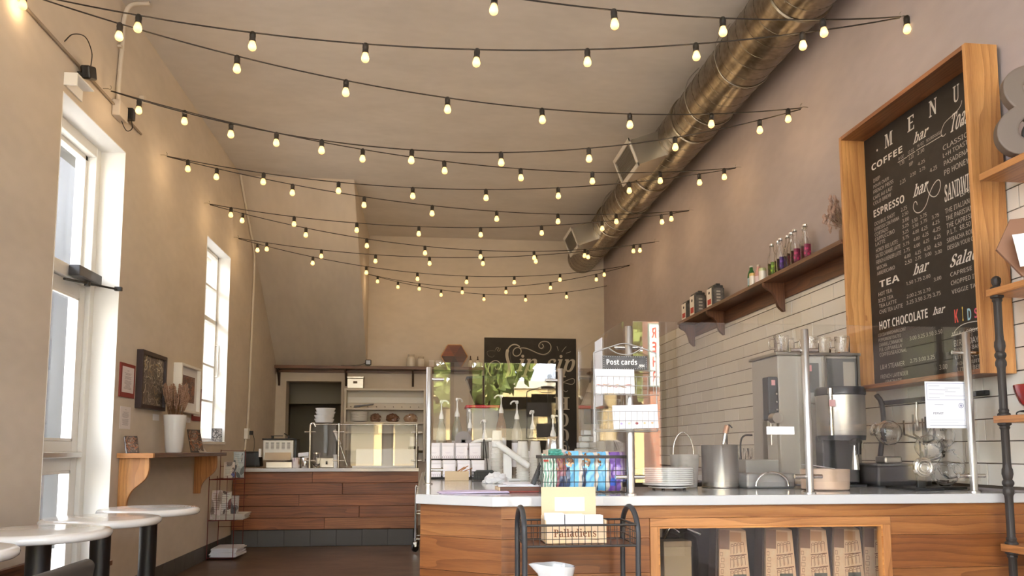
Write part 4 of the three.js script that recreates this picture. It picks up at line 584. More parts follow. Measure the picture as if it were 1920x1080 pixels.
{
  const t = thing('shelf_unit', 'white painted open shelf unit on the back wall beside the doorway', 'shelves', [-0.64, 0, ZB]);
  const pw = std(lin(0.66, 0.61, 0.54), 0.5), x0 = -0.6, x1 = 0.6, d = 0.2;
  part('side_panel', span(x0, x0 + 0.03, 0.95, 2.04, 0.002, d, 0.002), pw, t); part('side_panel', span(x1 - 0.03, x1, 0.95, 2.04, 0.002, d, 0.002), pw, t);
  for (const y of [2.04, 1.75, 1.545, 1.4, 1.15]) part('shelf', span(x0 + 0.03, x1 - 0.03, y - 0.028, y, 0.002, d, 0.002), pw, t);
  part('back_panel', span(x0, x1, 0.95, 2.02, 0.002, 0.012), pw, t); part('cleat', span(x0 + 0.03, x1 - 0.03, 1.83, 1.92, 0.012, 0.03, 0.003), M.white, t);
  const pg = RX(cyl(0.007, 0.007, 0.05, 0, 0, 0, 8), PI / 2); for (let k = 0; k < 9; k++) { const p = part('peg', pg, std(lin(0.12, 0.09, 0.07), 0.6), t); p.position.set(x0 + 0.1 + k * 0.125, 1.765, d - 0.02); }
  const tin = thing('tin_box', 'silver tin box with a label holder on top of the white shelves', 'tin box', [-1.085, 2.041, ZB + 0.1]); part('body', box(0.24, 0.15, 0.16, 0, 0.075, 0, 0.008), M.galv, tin); part('lid', box(0.25, 0.035, 0.17, 0, 0.165, 0, 0.008), M.galv, tin); part('label_holder', [box(0.06, 0.035, 0.004, 0, 0.09, 0.082), box(0.045, 0.02, 0.005, 0, 0.09, 0.083)], std(lin(0.12, 0.09, 0.06), 0.5, 0.5), tin);
  const pan = thing('slicing_sheet', 'dark grey flat sheet lying on the upper white shelf', 'tray', [-0.98, 1.752, ZB + 0.11], 0.1); part('sheet', extrude(shapeOf([[-0.13, 0], [0.16, 0.045], [0.17, 0.06], [-0.12, 0.03]]), 0.12, 0.002), std(lin(0.12, 0.12, 0.13), 0.5, 0.5), pan);
  const plate = lathe([[0.0001, 0.003], [0.07, 0], [0.085, 0.004], [0.127, 0.011], [0.13, 0.014], [0.13, 0.026], [0.127, 0.028], [0.083, 0.009], [0.0001, 0.008]], 36);
  const pw2 = ['lowest', 'second lowest', 'third lowest', 'fourth lowest', 'fifth lowest', 'sixth lowest', 'topmost'];
  for (let k = 0; k < 7; k++) { const p = solo('plate', `white plate in the stack on the white back shelves, ${pw2[k]} of seven`, 'plate', plate, M.porcelain, 'plates stacked on the white back shelves'); p.position.set(-1.02, 1.546 + k * 0.0195, ZB + 0.13); }
  [['bag of brown bread rolls on the white shelf, next to the plates', -0.78, 0.16], ['large bag of brown bread in the middle of the white shelf', -0.53, 0.19], ['round bag of pale buns at the right on the white shelf', -0.26, 0.2]].forEach(([l, x, w], i) => {
    const g = new THREE.IcosahedronGeometry(0.5, 4), p = g.attributes.position; for (let k = 0; k < p.count; k++) { const n = 1 + 0.16 * N3(p.getX(k) * 4 + i * 7, p.getY(k) * 4, p.getZ(k) * 4) + 0.07 * N3(p.getX(k) * 11, p.getY(k) * 11 + i, p.getZ(k) * 11); p.setXYZ(k, p.getX(k) * n, Math.max(-0.33, p.getY(k) * n), p.getZ(k) * n); } g.computeVertexNormals();
    const b = thing('bread_bag', l, 'bread'); b.position.set(x, 1.546, ZB + 0.11); part('bag', g.scale(w, 0.15, 0.14).translate(0, 0.05, 0), new THREE.MeshPhysicalMaterial({ color: [lin(0.2, 0.11, 0.07), lin(0.17, 0.08, 0.045), lin(0.4, 0.27, 0.18)][i], roughness: 0.35, clearcoat: 0.5 }), b); part('twist', cyl(0.012, 0.02, 0.03, w * 0.42, 0.03, 0.02, 8), std(lin(0.5, 0.45, 0.4), 0.4), b);
  });
}
// ---------------------------------------------------------------- back counter with its planked front
{
  const x0 = -2.262, x1 = -0.1, zf = -9.37, zb = -10.15;
  const t = thing('back_counter', 'long counter of reddish wooden planks under a white top, at the back', 'counter', [0, 0, 0]);
  part('countertop', span(x0, x1, 0.872, 0.912, zb, zf, 0.004), M.quartz, t);
  part('carcass', [span(x0, x1 - 0.02, 0, 0.87, zb, zf - 0.06), span(x0, x1 - 0.02, 0.0, 0.2, zf - 0.08, zf - 0.055)], M.blackMatte, t);
  const r = rng(11); [0.2, 0.335, 0.47, 0.605, 0.74].forEach((y, i) => { const sp = [-1.2, -0.8, -1.5, -1.0, -1.35][i]; for (const [a, b] of [[x0, sp], [sp, x1 - 0.01]]) part('plank', uvm(box(b - a - 0.002, 0.132, 0.024, (a + b) / 2, y + 0.066, zf - 0.046, 0.004), 'x', r() * 2, r()), wood(TEX.teak, 0.5, [0xffffff, 0xe2d4cc, 0xf4e6dc, 0xd8c8c0][Math.floor(r() * 4)]), t).position.z = (r() - 0.5) * 0.012; });
  const tg = box(0.297, 0.19, 0.012, 0, 0, 0, 0.003); for (let k = 0; k < 7; k++) { const m = part('base_tile', tg, M.cove, t); m.position.set(x0 + 0.15 + k * 0.3, 0.098, zf - 0.048); }
}
{
  const Y = 0.9125;
  const a = thing('toaster', 'black two-slot toaster at the left end of the back counter', 'toaster', [-2.105, Y, -9.62]);
  const bd = box(0.28, 0.185, 0.2, 0, 0.105, 0, 0.025), bp = bd.attributes.position; for (let i = 0; i < bp.count; i++) { const k = 1 - 0.25 * (bp.getY(i) / 0.2); bp.setX(i, bp.getX(i) * k * 0.95); bp.setZ(i, bp.getZ(i) * k); } bd.computeVertexNormals();
  part('body', bd, M.black, a); part('rib', [RZ(box(0.012, 0.17, 0.006, 0, 0, 0), 0.1).translate(0.06, 0.1, 0.094), RZ(box(0.012, 0.17, 0.006, 0, 0, 0), -0.1).translate(-0.07, 0.1, 0.094)], M.charcoal, a); part('slots', [box(0.17, 0.004, 0.022, 0, 0.197, 0.035), box(0.17, 0.004, 0.022, 0, 0.197, -0.035)], M.galv, a); part('lever', box(0.02, 0.015, 0.03, 0.13, 0.14, 0, 0.004), M.galv, a);
  const o = thing('toaster_oven', 'steel countertop oven with slotted front and a dark tray on top', 'oven', [-1.77, Y, -9.66], 0.06);
  part('base', span(-0.15, 0.17, 0, 0.075, -0.2, 0.14, 0.005), M.galv, o); part('body', span(-0.19, 0.17, 0.09, 0.335, -0.22, 0.16, 0.014), std(lin(0.40, 0.375, 0.34), 0.4, 0.7), o); part('side', span(0.17, 0.2, 0.07, 0.335, -0.22, 0.15, 0.006), M.black, o);
  const sl = []; for (let c = 0; c < 5; c++) for (let k = 0; k < 6; k++) sl.push(box(0.036, 0.006, 0.004, -0.14 + c * 0.062, 0.30 - k * 0.014, 0.161)); part('slots', sl, M.blackMatte, o).userData.kind = 'stuff';
  part('chute', RX(box(0.30, 0.004, 0.14, 0, 0, 0), 0.9).translate(-0.01, 0.15, 0.185), M.steel, o); part('lid', span(-0.2, 0.2, 0.335, 0.352, -0.22, 0.16, 0.006), M.blackMatte, o); part('handle', RZ(cyl(0.018, 0.018, 0.1, 0, 0, 0, 16), 0).translate(-0.22, 0.13, 0.14), M.plastic, o);
  const tr = thing('tongs', 'black tongs and scraper lying on the countertop oven', 'tongs', [-1.76, Y + 0.353, -9.6]); part('arms', [rod(V(-0.12, 0.03, 0), V(0.02, 0.03, 0), 0.006, 6), rod(V(0.04, 0.06, 0.02), V(0.11, 0.015, 0.03), 0.008, 6), cyl(0.015, 0.015, 0.03, -0.1, 0, 0, 10), cyl(0.015, 0.015, 0.02, 0.1, 0, 0.03, 10)], M.black, tr);
  const tinG = lathe([[0.0001, 0], [0.048, 0], [0.05, 0.005], [0.05, 0.12], [0.047, 0.124], [0.044, 0.12], [0.044, 0.01], [0.0001, 0.01]], 24);
  const mot = boardMat(chalkCanvas(128, 64, (g) => { const r = rng(6); for (let i = 0; i < 120; i++) { g.fillStyle = `rgba(${90 + r() * 60},${70 + r() * 50},${60 + r() * 50},.6)`; g.fillRect(r() * 128, r() * 64, 3 + r() * 6, 2 + r() * 4); } }, '#cbc2b8'), 0.4);
  const c1 = thing('cutlery_tin', 'mottled pale tin on the back counter beside the steel oven', 'tin', [-1.56, Y, -9.5]); part('tin', tinG, mot, c1); const c2 = thing('cutlery_tin', 'pale tin holding white napkins beside the small glass guard', 'tin', [-1.455, Y, -9.5]); part('tin', tinG, M.steel, c2);
  part('napkins', [RZ(box(0.13, 0.05, 0.07, 0, 0.16, 0, 0.012), 0.1), box(0.06, 0.06, 0.05, 0.02, 0.12, 0, 0.01)], M.paper, c2);
  // small glass guard
  const g = thing('glass_guard', 'small steel and glass food guard on the back counter', 'glass guard', [0, Y, -9.45]);
  const P = [-1.395, -1.06, -0.135], H = 0.53;
  part('post', tube([V(P[0], 0, 0), V(P[0], 0.3, 0), V(P[0], H - 0.04, 0), V(P[0] + 0.012, H - 0.005, 0), V(P[0] + 0.04, H, 0), V(P[0] + 0.06, H - 0.04, 0)], 0.014, 40, 10), M.steel, g);
  for (const x of P.slice(1)) part('post', cyl(0.014, 0.014, H, x, 0, 0, 16), M.steel, g);
  for (const x of P) for (const y of [0.09, 0.43]) part('clamp', RZ(cyl(0.009, 0.009, 0.13, 0, -0.065, 0, 10), PI / 2).translate(x, y, 0.0), M.steel, g);
  part('pane', span(P[0] + 0.03, P[1] - 0.03, 0.06, H - 0.01, -0.004, 0.004), M.guard, g); part('pane', span(P[1] + 0.03, P[2] - 0.03, 0.03, H - 0.01, -0.004, 0.004), M.guard, g); part('top_pane', span(P[0], P[2] + 0.02, H, H + 0.008, -0.3, 0.0), M.guard, g); part('top_rail', [RZ(cyl(0.008, 0.008, P[2] - P[0], 0, 0, 0, 10), -PI / 2).translate(P[0], H - 0.01, -0.02)], M.steel, g);
  // bowls on the guard, things behind it
  const bowlG = lathe([[0.0001, 0.004], [0.06, 0], [0.1, 0.006], [0.118, 0.04], [0.121, 0.052], [0.117, 0.052], [0.1, 0.012], [0.0001, 0.01]], 36), bw = ['lowest', 'second', 'third', 'topmost'];
  for (let k = 0; k < 4; k++) { const p = solo('bowl', `white bowl in the stack on the small glass guard, ${bw[k]} of four`, 'bowl', bowlG, M.porcelain, 'white bowls on the small glass guard'); p.position.set(-1.255 + (k > 1 ? 0.012 : 0), Y + H + 0.009 + k * 0.043, -9.6); }
  const wb = thing('white_panel', 'plain white board standing behind the small glass guard', 'board', [-0.5, Y, -9.52]); part('board', span(-0.36, 0.36, 0.025, 0.225, -0.006, 0.006, 0.002), M.white, wb); part('foot', span(-0.4, 0.37, 0, 0.025, -0.05, 0.04, 0.004), M.white, wb);
  const sp = thing('spatula', 'white handled spatula leaning behind the small glass guard', 'spatula', [-1.06, Y, -9.6]); part('handle', rod(V(-0.07, 0.46, 0), V(0, 0.28, 0), 0.018, 10), M.plastic, sp); part('blade', rod(V(0, 0.28, 0), V(0.09, 0.02, 0), 0.009, 8), M.steel, sp);
  const bx = thing('steel_bin', 'low grey steel bin behind the left glass pane', 'bin', [-1.22, Y, -9.75]); part('body', [span(-0.13, 0.13, 0, 0.12, -0.1, 0.1, 0.008)], M.galv, bx); part('knob', cyl(0.012, 0.012, 0.04, 0, 0.04, 0.11, 10), M.black, bx);
  const cu = thing('tumbler', 'pale tumbler standing behind the left glass pane', 'tumbler', [-1.1, Y, -9.6]); part('cup', lathe([[0.0001, 0.002], [0.03, 0], [0.04, 0.16], [0.037, 0.16], [0.028, 0.006], [0.0001, 0.006]], 24), M.plastic, cu);
  const gj = thing('glass_jar', 'small patterned glass jar beside the left guard post', 'jar', [-1.33, Y, -9.55]); part('glass', lathe([[0.0001, 0.002], [0.04, 0], [0.045, 0.05], [0.035, 0.07], [0.045, 0.1], [0.045, 0.17], [0.041, 0.17], [0.04, 0.1], [0.031, 0.07], [0.04, 0.05], [0.0001, 0.006]], 24), M.solidGlass, gj); part('lid', cyl(0.046, 0.046, 0.015, 0, 0.17, 0, 20), M.steel, gj);
  const bc = thing('canister', 'black canister with a white top at the right end of the back counter', 'canister', [-0.05 - 0.13, Y, -9.85]); part('body', cyl(0.06, 0.065, 0.26, 0, 0, 0, 24), M.black, bc); part('top', cyl(0.05, 0.045, 0.12, 0, 0.26, 0, 24), M.plastic, bc);
}
{ // wheeled rack behind the front counter
  const c = thing('wheeled_rack', 'chrome wheeled rack leg and caster between the two counters', 'rack', [0.12, 0, -9.0]);
  const hx = 0.25, hz = 0.2;
  for (const sx of [-1, 1]) for (const sz of [-1, 1]) { part('post', cyl(0.012, 0.012, 0.62, sx * hx, 0.1, sz * hz, 12), M.chrome, c); const k = part('caster', RX(cyl(0.045, 0.045, 0.025, 0, -0.0125, 0, 20), PI / 2).rotateY(0.8).translate(sx * hx, 0.046, sz * hz), M.black, c); part('fork', box(0.05, 0.06, 0.05, sx * hx, 0.08, sz * hz, 0.01), M.steel, k); }
  for (const y of [0.14, 0.42, 0.7]) { const g = []; for (let i = 0; i <= 8; i++) g.push(rod(V(-hx + i * hx / 4, y, -hz), V(-hx + i * hx / 4, y, hz), 0.003, 5)); g.push(rod(V(-hx, y, -hz), V(hx, y, -hz), 0.005, 6), rod(V(-hx, y, hz), V(hx, y, hz), 0.005, 6)); part('wire_shelf', g, M.chrome, c); }
}
// ---------------------------------------------------------------- front counter
const TOP = 0.935;
{
  const t = thing('front_counter', 'honey coloured planked counter with thick white top and a glazed display window', 'counter');
  const s = shapeOf([[-0.05, 3.47], [0.27, 3.24], [2.735, 3.24], [2.735, 8.4], [2.1, 8.4], [2.1, 4.02], [0.85, 4.02], [0.85, 6.9], [-0.05, 6.9]].map(([x, z]) => [x, z]));
  part('countertop', RX(extrude(s, 0.042, 0.004), -PI / 2).translate(0, TOP - 0.042, 0), M.quartz, t);
  const zf = -3.27, yt = TOP - 0.042, r = rng(31), W = { x0: 0.946, x1: 2.037, y1: 0.838, y0: 0.36 };
  const tone = [0xd6d0c8, 0xc8b8a8, 0xbca890, 0xd0c4b4].map((c) => wood(TEX.amber, 0.4, c)), tl = [0xdcd4c8, 0xd2c6b6, 0xccbca8].map((c) => wood(TEX.honey, 0.4, c));
  const plank = (a, b, y0, y1, list) => part('plank', uvm(span(a, b, y0 + 0.0006, y1 - 0.0006, zf - 0.02, zf, 0.0012), 'x', r() * 2, r()), list[Math.floor(r() * list.length)], t);
  const ys = [yt, 0.755, 0.61, 0.465, 0.32, 0.175, 0.03];
  plank(0.31, 2.735, W.y1, yt, tl);
  for (let i = 0; i < 6; i++) { const y1 = Math.min(ys[i], i ? ys[i] : W.y1), y0 = ys[i + 1]; if (y0 >= W.y0 - 0.15 && y0 > 0.2) { plank(0.31, W.x0, y0, y1, tone); plank(W.x1, 2.735, y0, y1, tone); } else plank(0.31, 2.735, y0, y1, tone); }
  // slanted end
  const A = V(-0.03, 0, -3.5), B = V(0.31, 0, zf), L = A.distanceTo(B), ang = Math.atan2(-(B.z - A.z), B.x - A.x);
  for (let i = 0; i < 6; i++) { const m = part('plank', uvm(span(0, L, ys[i + 1] + 0.0006, ys[i] - 0.0006, -0.02, 0, 0.0012), 'x', r() * 2, r()), tone[i % 4], t); m.position.copy(A); m.rotation.y = ang; }
  for (let i = 0; i < 6; i++) part('plank', uvm(span(-0.03, -0.01, ys[i + 1] + 0.0006, ys[i] - 0.0006, -6.88, -3.505, 0.0012), 'z', r() * 2, r()), tone[(i + 1) % 4], t);
  part('carcass', [span(0.0, 0.83, 0.02, yt - 0.002, -6.86, -4.04), span(2.12, 2.73, 0.02, yt - 0.002, -8.36, -4.04), span(0.83, 2.12, 0.02, yt - 0.002, -4.0, -3.95)], M.blackMatte, t);
  part('toe_kick', span(0.3, 2.73, 0.0, 0.03, -3.4, -3.35), M.black, t);
  // display window
  const fw = 0.036, F = (name, g, u) => part(name, uvm(g, u ? 'x' : 'y', r(), r()), M.amber, t);
  F('window_frame', span(W.x0, W.x1, W.y1 - fw, W.y1, zf - 0.01, zf + 0.008, 0.002), 1); F('window_frame', span(W.x0, W.x0 + fw, W.y0, W.y1 - fw, zf - 0.01, zf + 0.008, 0.002)); F('window_frame', span(W.x1 - fw, W.x1, W.y0, W.y1 - fw, zf - 0.01, zf + 0.008, 0.002)); F('window_frame', span(W.x0, W.x1, W.y0 - fw, W.y0, zf - 0.01, zf + 0.008, 0.002), 1);
  const lm = wood(TEX.honey, 0.4, 0xfff2dd), a = W.x0 + fw, b = W.x1 - fw, c = W.y1 - fw, e = 0.008;
  part('window_lip', [span(a, b, c - e, c, zf - 0.03, zf + 0.004), span(a, a + e, W.y0, c - e, zf - 0.03, zf + 0.004), span(b - e, b, W.y0, c - e, zf - 0.03, zf + 0.004)].map((g) => uvm(g, 'x')), lm, t);
  part('window_pane', span(a + e, b - e, W.y0, c - e, zf - 0.024, zf - 0.019), M.guard, t);
  part('display_box', [span(0.88, 2.32, 0.34, 0.36, -3.9, zf - 0.03), span(0.88, 2.32, c, c + 0.02, -3.9, zf - 0.03), span(0.88, 0.9, 0.36, c, -3.9, zf - 0.03), span(2.3, 2.32, 0.36, c, -3.9, zf - 0.03), span(0.88, 2.32, 0.34, c, -3.92, -3.9)], std(lin(0.09, 0.083, 0.078), 0.7), t);
}
{ // goods in the display window
  const tex = chalkCanvas(256, 420, (g) => {
    g.strokeStyle = 'rgba(92,52,34,.8)'; g.lineWidth = 3; const barrel = (x, y, w, h) => { g.beginPath(); g.ellipse(x + w / 2, y, w / 2, 7, 0, 0, 7); g.stroke(); g.beginPath(); g.moveTo(x, y); g.lineTo(x, y + h); g.moveTo(x + w, y); g.lineTo(x + w, y + h); g.stroke(); };
    g.fillStyle = 'rgba(96,62,48,.65)'; g.fillRect(0, 0, 100, 120); g.fillStyle = 'rgba(190,140,100,.9)'; g.fillRect(104, 10, 110, 60);
    for (let k = 0; k < 3; k++) for (let i = 0; i < 4; i++) barrel(112 + i * 32 - k * 2, 92 + k * 84 - i * 5, 25, 56);
    g.lineWidth = 6; for (let k = 0; k < 3; k++) { g.beginPath(); g.moveTo(104, 160 + k * 84); g.lineTo(246, 148 + k * 84); g.stroke(); }
    g.lineWidth = 2.5; for (let k = 0; k < 7; k++) g.strokeRect(10 + (k % 2) * 8, 140 + k * 36, 22 + (k % 3) * 8, 22); for (let k = 0; k < 5; k++) { g.beginPath(); g.moveTo(36 + k * 14, 330); g.lineTo(52 + k * 12, 385); g.stroke(); }
    for (let k = 0; k < 4; k++) { g.lineWidth = 4; g.beginPath(); g.moveTo(200 + k * 14, 352); g.lineTo(216 + k * 12, 396); g.stroke(); }
    g.beginPath(); g.moveTo(110, 345); g.bezierCurveTo(150, 365, 190, 370, 240, 372); g.stroke();
  }, '#d3a682');
  const fm = boardMat(tex, 0.75), dark = std(lin(0.06, 0.035, 0.025), 0.6), craft = std(lin(0.36, 0.22, 0.13), 0.8), tagM = std(lin(0.11, 0.10, 0.075), 0.6);
  const L = ['first full kraft coffee bag from the left in the display window', 'second kraft coffee bag from the left in the display window', 'third kraft coffee bag, in the middle of the display window', 'fourth kraft coffee bag from the left in the display window', 'last kraft coffee bag, cut off by the right window edge'];
  const bagG = (() => { const g = extrude(shapeOf([[-0.09, 0], [0.09, 0], [0.066, 0.30], [0.03, 0.315], [-0.078, 0.31]]), 0.1, 0.006); return g; })();
  const front = (() => { const g = new THREE.PlaneGeometry(1, 1, 1, 1), p = g.attributes.position; [[-0.078, 0.306], [0.062, 0.297], [-0.088, 0.004], [0.086, 0.004]].forEach(([x, y], i) => p.setXYZ(i, x, y, 0.1005)); return g; })();
  [1.393, 1.614, 1.779, 1.943, 2.091].forEach((x, i) => { const h = 0.46; const b = thing('coffee_bag', L[i], 'coffee bag', [x, 0.4615, -3.55], 0, 'kraft coffee bags in the display window'); b.scale.x = 0.88; part('body', bagG, craft, b); part('print', front, fm, b); part('side_gusset', extrude(shapeOf([[-0.108, 0], [-0.092, 0], [-0.08, 0.31], [-0.09, 0.312]]), 0.09, 0.004), dark, b); part('tag', box(0.07, 0.09, 0.003, 0.025, 0.06, 0.103, 0.001), tagM, b); });
  const sh = thing('display_shelf', 'dark shelf board inside the glazed display window', 'shelf', [1.59, 0.44, -3.6]); part('board', span(-0.68, 0.7, 0, 0.02, -0.27, 0.28), M.blackMatte, sh);
  const kb = thing('kraft_carton', 'plain light brown carton at the left end of the display window', 'carton', [1.125, 0.4615, -3.5], 0.05); part('carton', [span(-0.065, 0.065, 0, 0.255, -0.05, 0.05, 0.004)], std(lin(0.40, 0.29, 0.18), 0.8), kb); part('lid', span(-0.067, 0.067, 0.23, 0.257, -0.052, 0.052, 0.004), std(lin(0.34, 0.24, 0.15), 0.8), kb);
  const gb = thing('carton', 'small pale grey carton high in the left corner of the display window', 'carton', [1.05, 0.7175, -3.66], 0.1); part('carton', span(-0.05, 0.05, 0, 0.09, -0.06, 0.06, 0.004), std(lin(0.38, 0.33, 0.27), 0.7), gb); part('tape', span(-0.01, 0.01, 0, 0.091, -0.061, 0.061), std(lin(0.5, 0.45, 0.38), 0.5), gb);
  const rk = thing('dark_case', 'dark case carrying the pale grey carton in the display window', 'case', [1.1, 0.4615, -3.7]); part('case', span(-0.1, 0.12, 0, 0.255, -0.12, 0.08, 0.01), M.charcoal, rk); part('handle', tube([V(0.02, 0.25, 0.07), V(0.05, 0.3, 0.08), V(0.09, 0.28, 0.08)], 0.01, 12, 8), M.chrome, rk);
  const tb = thing('black_grinder', 'black rounded coffee grinder standing between carton and first coffee bag', 'grinder', [1.235, 0.4615, -3.63]); part('body', lathe([[0.0001, 0], [0.05, 0], [0.05, 0.2], [0.045, 0.25], [0.02, 0.275], [0.0001, 0.28]], 24), M.black, tb); part('lever', rod(V(-0.02, 0.30, 0.05), V(0.045, 0.275, 0.05), 0.011, 10), M.chrome, tb);
  const tb2 = thing('black_grinder', 'black grinder with a steel lever between the first two coffee bags', 'grinder', [1.455, 0.4615, -3.68]); part('body', lathe([[0.0001, 0], [0.05, 0], [0.05, 0.2], [0.045, 0.25], [0.02, 0.32], [0.0001, 0.33]], 24), M.black, tb2); part('lever', rod(V(-0.05, 0.27, 0.06), V(0.03, 0.25, 0.06), 0.011, 10), M.chrome, tb2);
}
// ---------------------------------------------------------------- black wire stand before the counter
{
  const x0 = 0.364, x1 = 0.80, z0 = -3.16, z1 = -2.92, y1 = 0.846, y0 = 0.768, cx = (x0 + x1) / 2, cz = (z0 + z1) / 2, hx = (x1 - x0) / 2, hz = (z1 - z0) / 2;
  const t = thing('wire_stand', 'black tubular stand with a wire basket in front of the counter', 'stand', [cx, 0, cz]);
  for (const sx of [-1, 1]) { const p = [V(sx * hx * 1.05, 0, hz + 0.03), V(sx * hx, 0.6, hz)]; for (let k = 0; k <= 10; k++) { const a = PI * k / 10; p.push(V(sx * hx, y1 - 0.04 + 0.1 * Math.sin(a), hz * Math.cos(a))); } p.push(V(sx * hx, 0.6, -hz), V(sx * hx * 1.05, 0, -hz - 0.03)); part('side_hoop', tube(p, 0.0105, 70, 12), M.charcoal, t); }
  const basket = (y0, y1, name) => {
    const hw = hx - 0.008, g = [], R = 0.0045; for (const y of [y0, y1]) g.push(rod(V(-hw, y, hz), V(hw, y, hz), R, 8), rod(V(-hw, y, -hz), V(hw, y, -hz), R, 8), rod(V(-hw, y, -hz), V(-hw, y, hz), R, 8), rod(V(hw, y, -hz), V(hw, y, hz), R, 8));
    part('basket_rim', g, M.iron, t); const w = []; for (let k = 1; k < 17; k++) { const x = -hw + 2 * hw * k / 17; w.push(rod(V(x, y0, hz), V(x, y1, hz), 0.0014, 5), rod(V(x, y0, -hz), V(x, y1, -hz), 0.0014, 5), rod(V(x, y0, -hz), V(x, y0, hz), 0.0014, 5)); }
    for (const q of [1 / 3, 2 / 3]) { const y = y0 + (y1 - y0) * q; for (const z of [-hz, hz]) w.push(rod(V(-hw, y, z), V(hw, y, z), 0.0014, 5)); for (const x of [-hw, hw]) w.push(rod(V(x, y, -hz), V(x, y, hz), 0.0014, 5)); }
    for (let k = 1; k < 9; k++) { const z = -hz + 2 * hz * k / 9; for (const x of [-hw, hw]) w.push(rod(V(x, y0, z), V(x, y1, z), 0.0014, 5)); w.push(rod(V(-hw, y0, z), V(hw, y0, z), 0.0014, 5)); }
    part('wire_grid', w, M.iron, t);
  };
  basket(y0, y1); part('basket_floor', uvm(span(-hx + 0.01, hx - 0.01, y0 - 0.006, y0 + 0.002, -hz + 0.004, hz - 0.004), 'x'), M.walnut, t);
  part('lower_shelf', uvm(span(-hx + 0.01, hx - 0.01, 0.50, 0.515, -hz + 0.004, hz - 0.004, 0.003), 'x'), M.walnut, t);
  // jug on the lower shelf
  const j = thing('jug', 'glossy white pouring jug with a long spout below the wire basket', 'jug', [0.51, 0.5155, -3.05]);
  const jl = new THREE.LatheGeometry([[0.0001, 0.004], [0.036, 0], [0.042, 0.005], [0.05, 0.06], [0.062, 0.13], [0.07, 0.168], [0.066, 0.169], [0.058, 0.13], [0.046, 0.06], [0.036, 0.012], [0.0001, 0.01]].map(([a, b]) => new THREE.Vector2(a, b)), 64), p = jl.attributes.position;
  for (let i = 0; i < p.count; i++) { const x = p.getX(i), y = p.getY(i), z = p.getZ(i), rr = Math.hypot(x, z) || 1, d = Math.max(0, -x / rr), k = Math.pow(d, 9) * Math.pow(Math.max(0, y / 0.168), 3.6); p.setXYZ(i, x - k * 0.045, y + k * 0.012 - 0.01 * k * k - 0.008 * Math.max(0, x / rr) * (y / 0.168), z * (1 - 0.35 * k)); }
  jl.computeVertexNormals(); part('body', jl, M.porcelain, j);
  // carton with folded back flap and cards
  const bx = thing('card_display', 'open kraft display carton with a raised back flap in the wire basket', 'display box', [0.57, y0 + 0.0035, -3.03]);
  const kr = std(lin(0.66, 0.50, 0.32), 0.8), w = 0.12;
  const pr = chalkCanvas(512, 150, (g) => { g.fillStyle = '#7a4a2c'; fitText(g, 'Palladiens', 70, 98, 360, 62, 'bold #px serif', -0.05); g.strokeStyle = '#7a4a2c'; g.lineWidth = 4; g.beginPath(); g.moveTo(60, 120); g.bezierCurveTo(180, 112, 330, 112, 450, 124); g.stroke(); }, '#dcbf94');
  part('tray', [span(-w, w, 0, 0.004, -0.05, 0.058), span(-w, -w + 0.004, 0, 0.088, -0.05, 0.058), span(w - 0.004, w, 0, 0.088, -0.05, 0.058), span(-w, w, 0, 0.072, 0.054, 0.058), span(-w, w, 0, 0.1, -0.05, -0.046)], kr, bx);
  part('front_print', T(new THREE.PlaneGeometry(0.238, 0.07), 0, 0.036, 0.0585), boardMat(pr, 0.8), bx); part('back_flap', T(RX(span(-0.11, 0.11, 0, 0.125, -0.002, 0.002), -0.06), -0.008, 0.085, -0.05), kr, bx); part('flap_label', T(RX(span(-0.06, 0.06, 0.03, 0.085, 0.002, 0.003), -0.06), -0.004, 0.085, -0.05), M.paper, bx);
  const cardTex = chalkCanvas(128, 128, (g) => { g.strokeStyle = 'rgba(60,60,70,.6)'; g.fillStyle = 'rgba(60,60,70,.7)'; g.lineWidth = 2; g.beginPath(); g.arc(64, 60, 5, 0, 7); g.fill(); g.beginPath(); g.arc(64, 74, 16, 0.3, 2.8); g.stroke(); }, '#eeeef2');
  [['left bundle of white cards in the kraft carton', -0.078, 0.108], ['middle bundle of white cards in the kraft carton', 0.0, 0.103], ['right bundle of white cards in the kraft carton', 0.076, 0.1]].forEach(([l, x, h], i) => { const c = thing('card_bundle', l, 'cards', [0.57 + x, y0 + 0.008, -3.02]); part('cards', [0, 1, 2, 3, 4].map((k) => RX(span(-0.036, 0.036, 0, h, -0.0015, 0.0015, 0.0012), -0.05).translate(0, 0, -0.015 + k * 0.008)), M.paper, c); part('top_card', T(RX(span(-0.036, 0.036, 0, h, -0.001, 0.001), -0.05), 0, 0, 0.026), boardMat(cardTex, 0.7), c); });
}
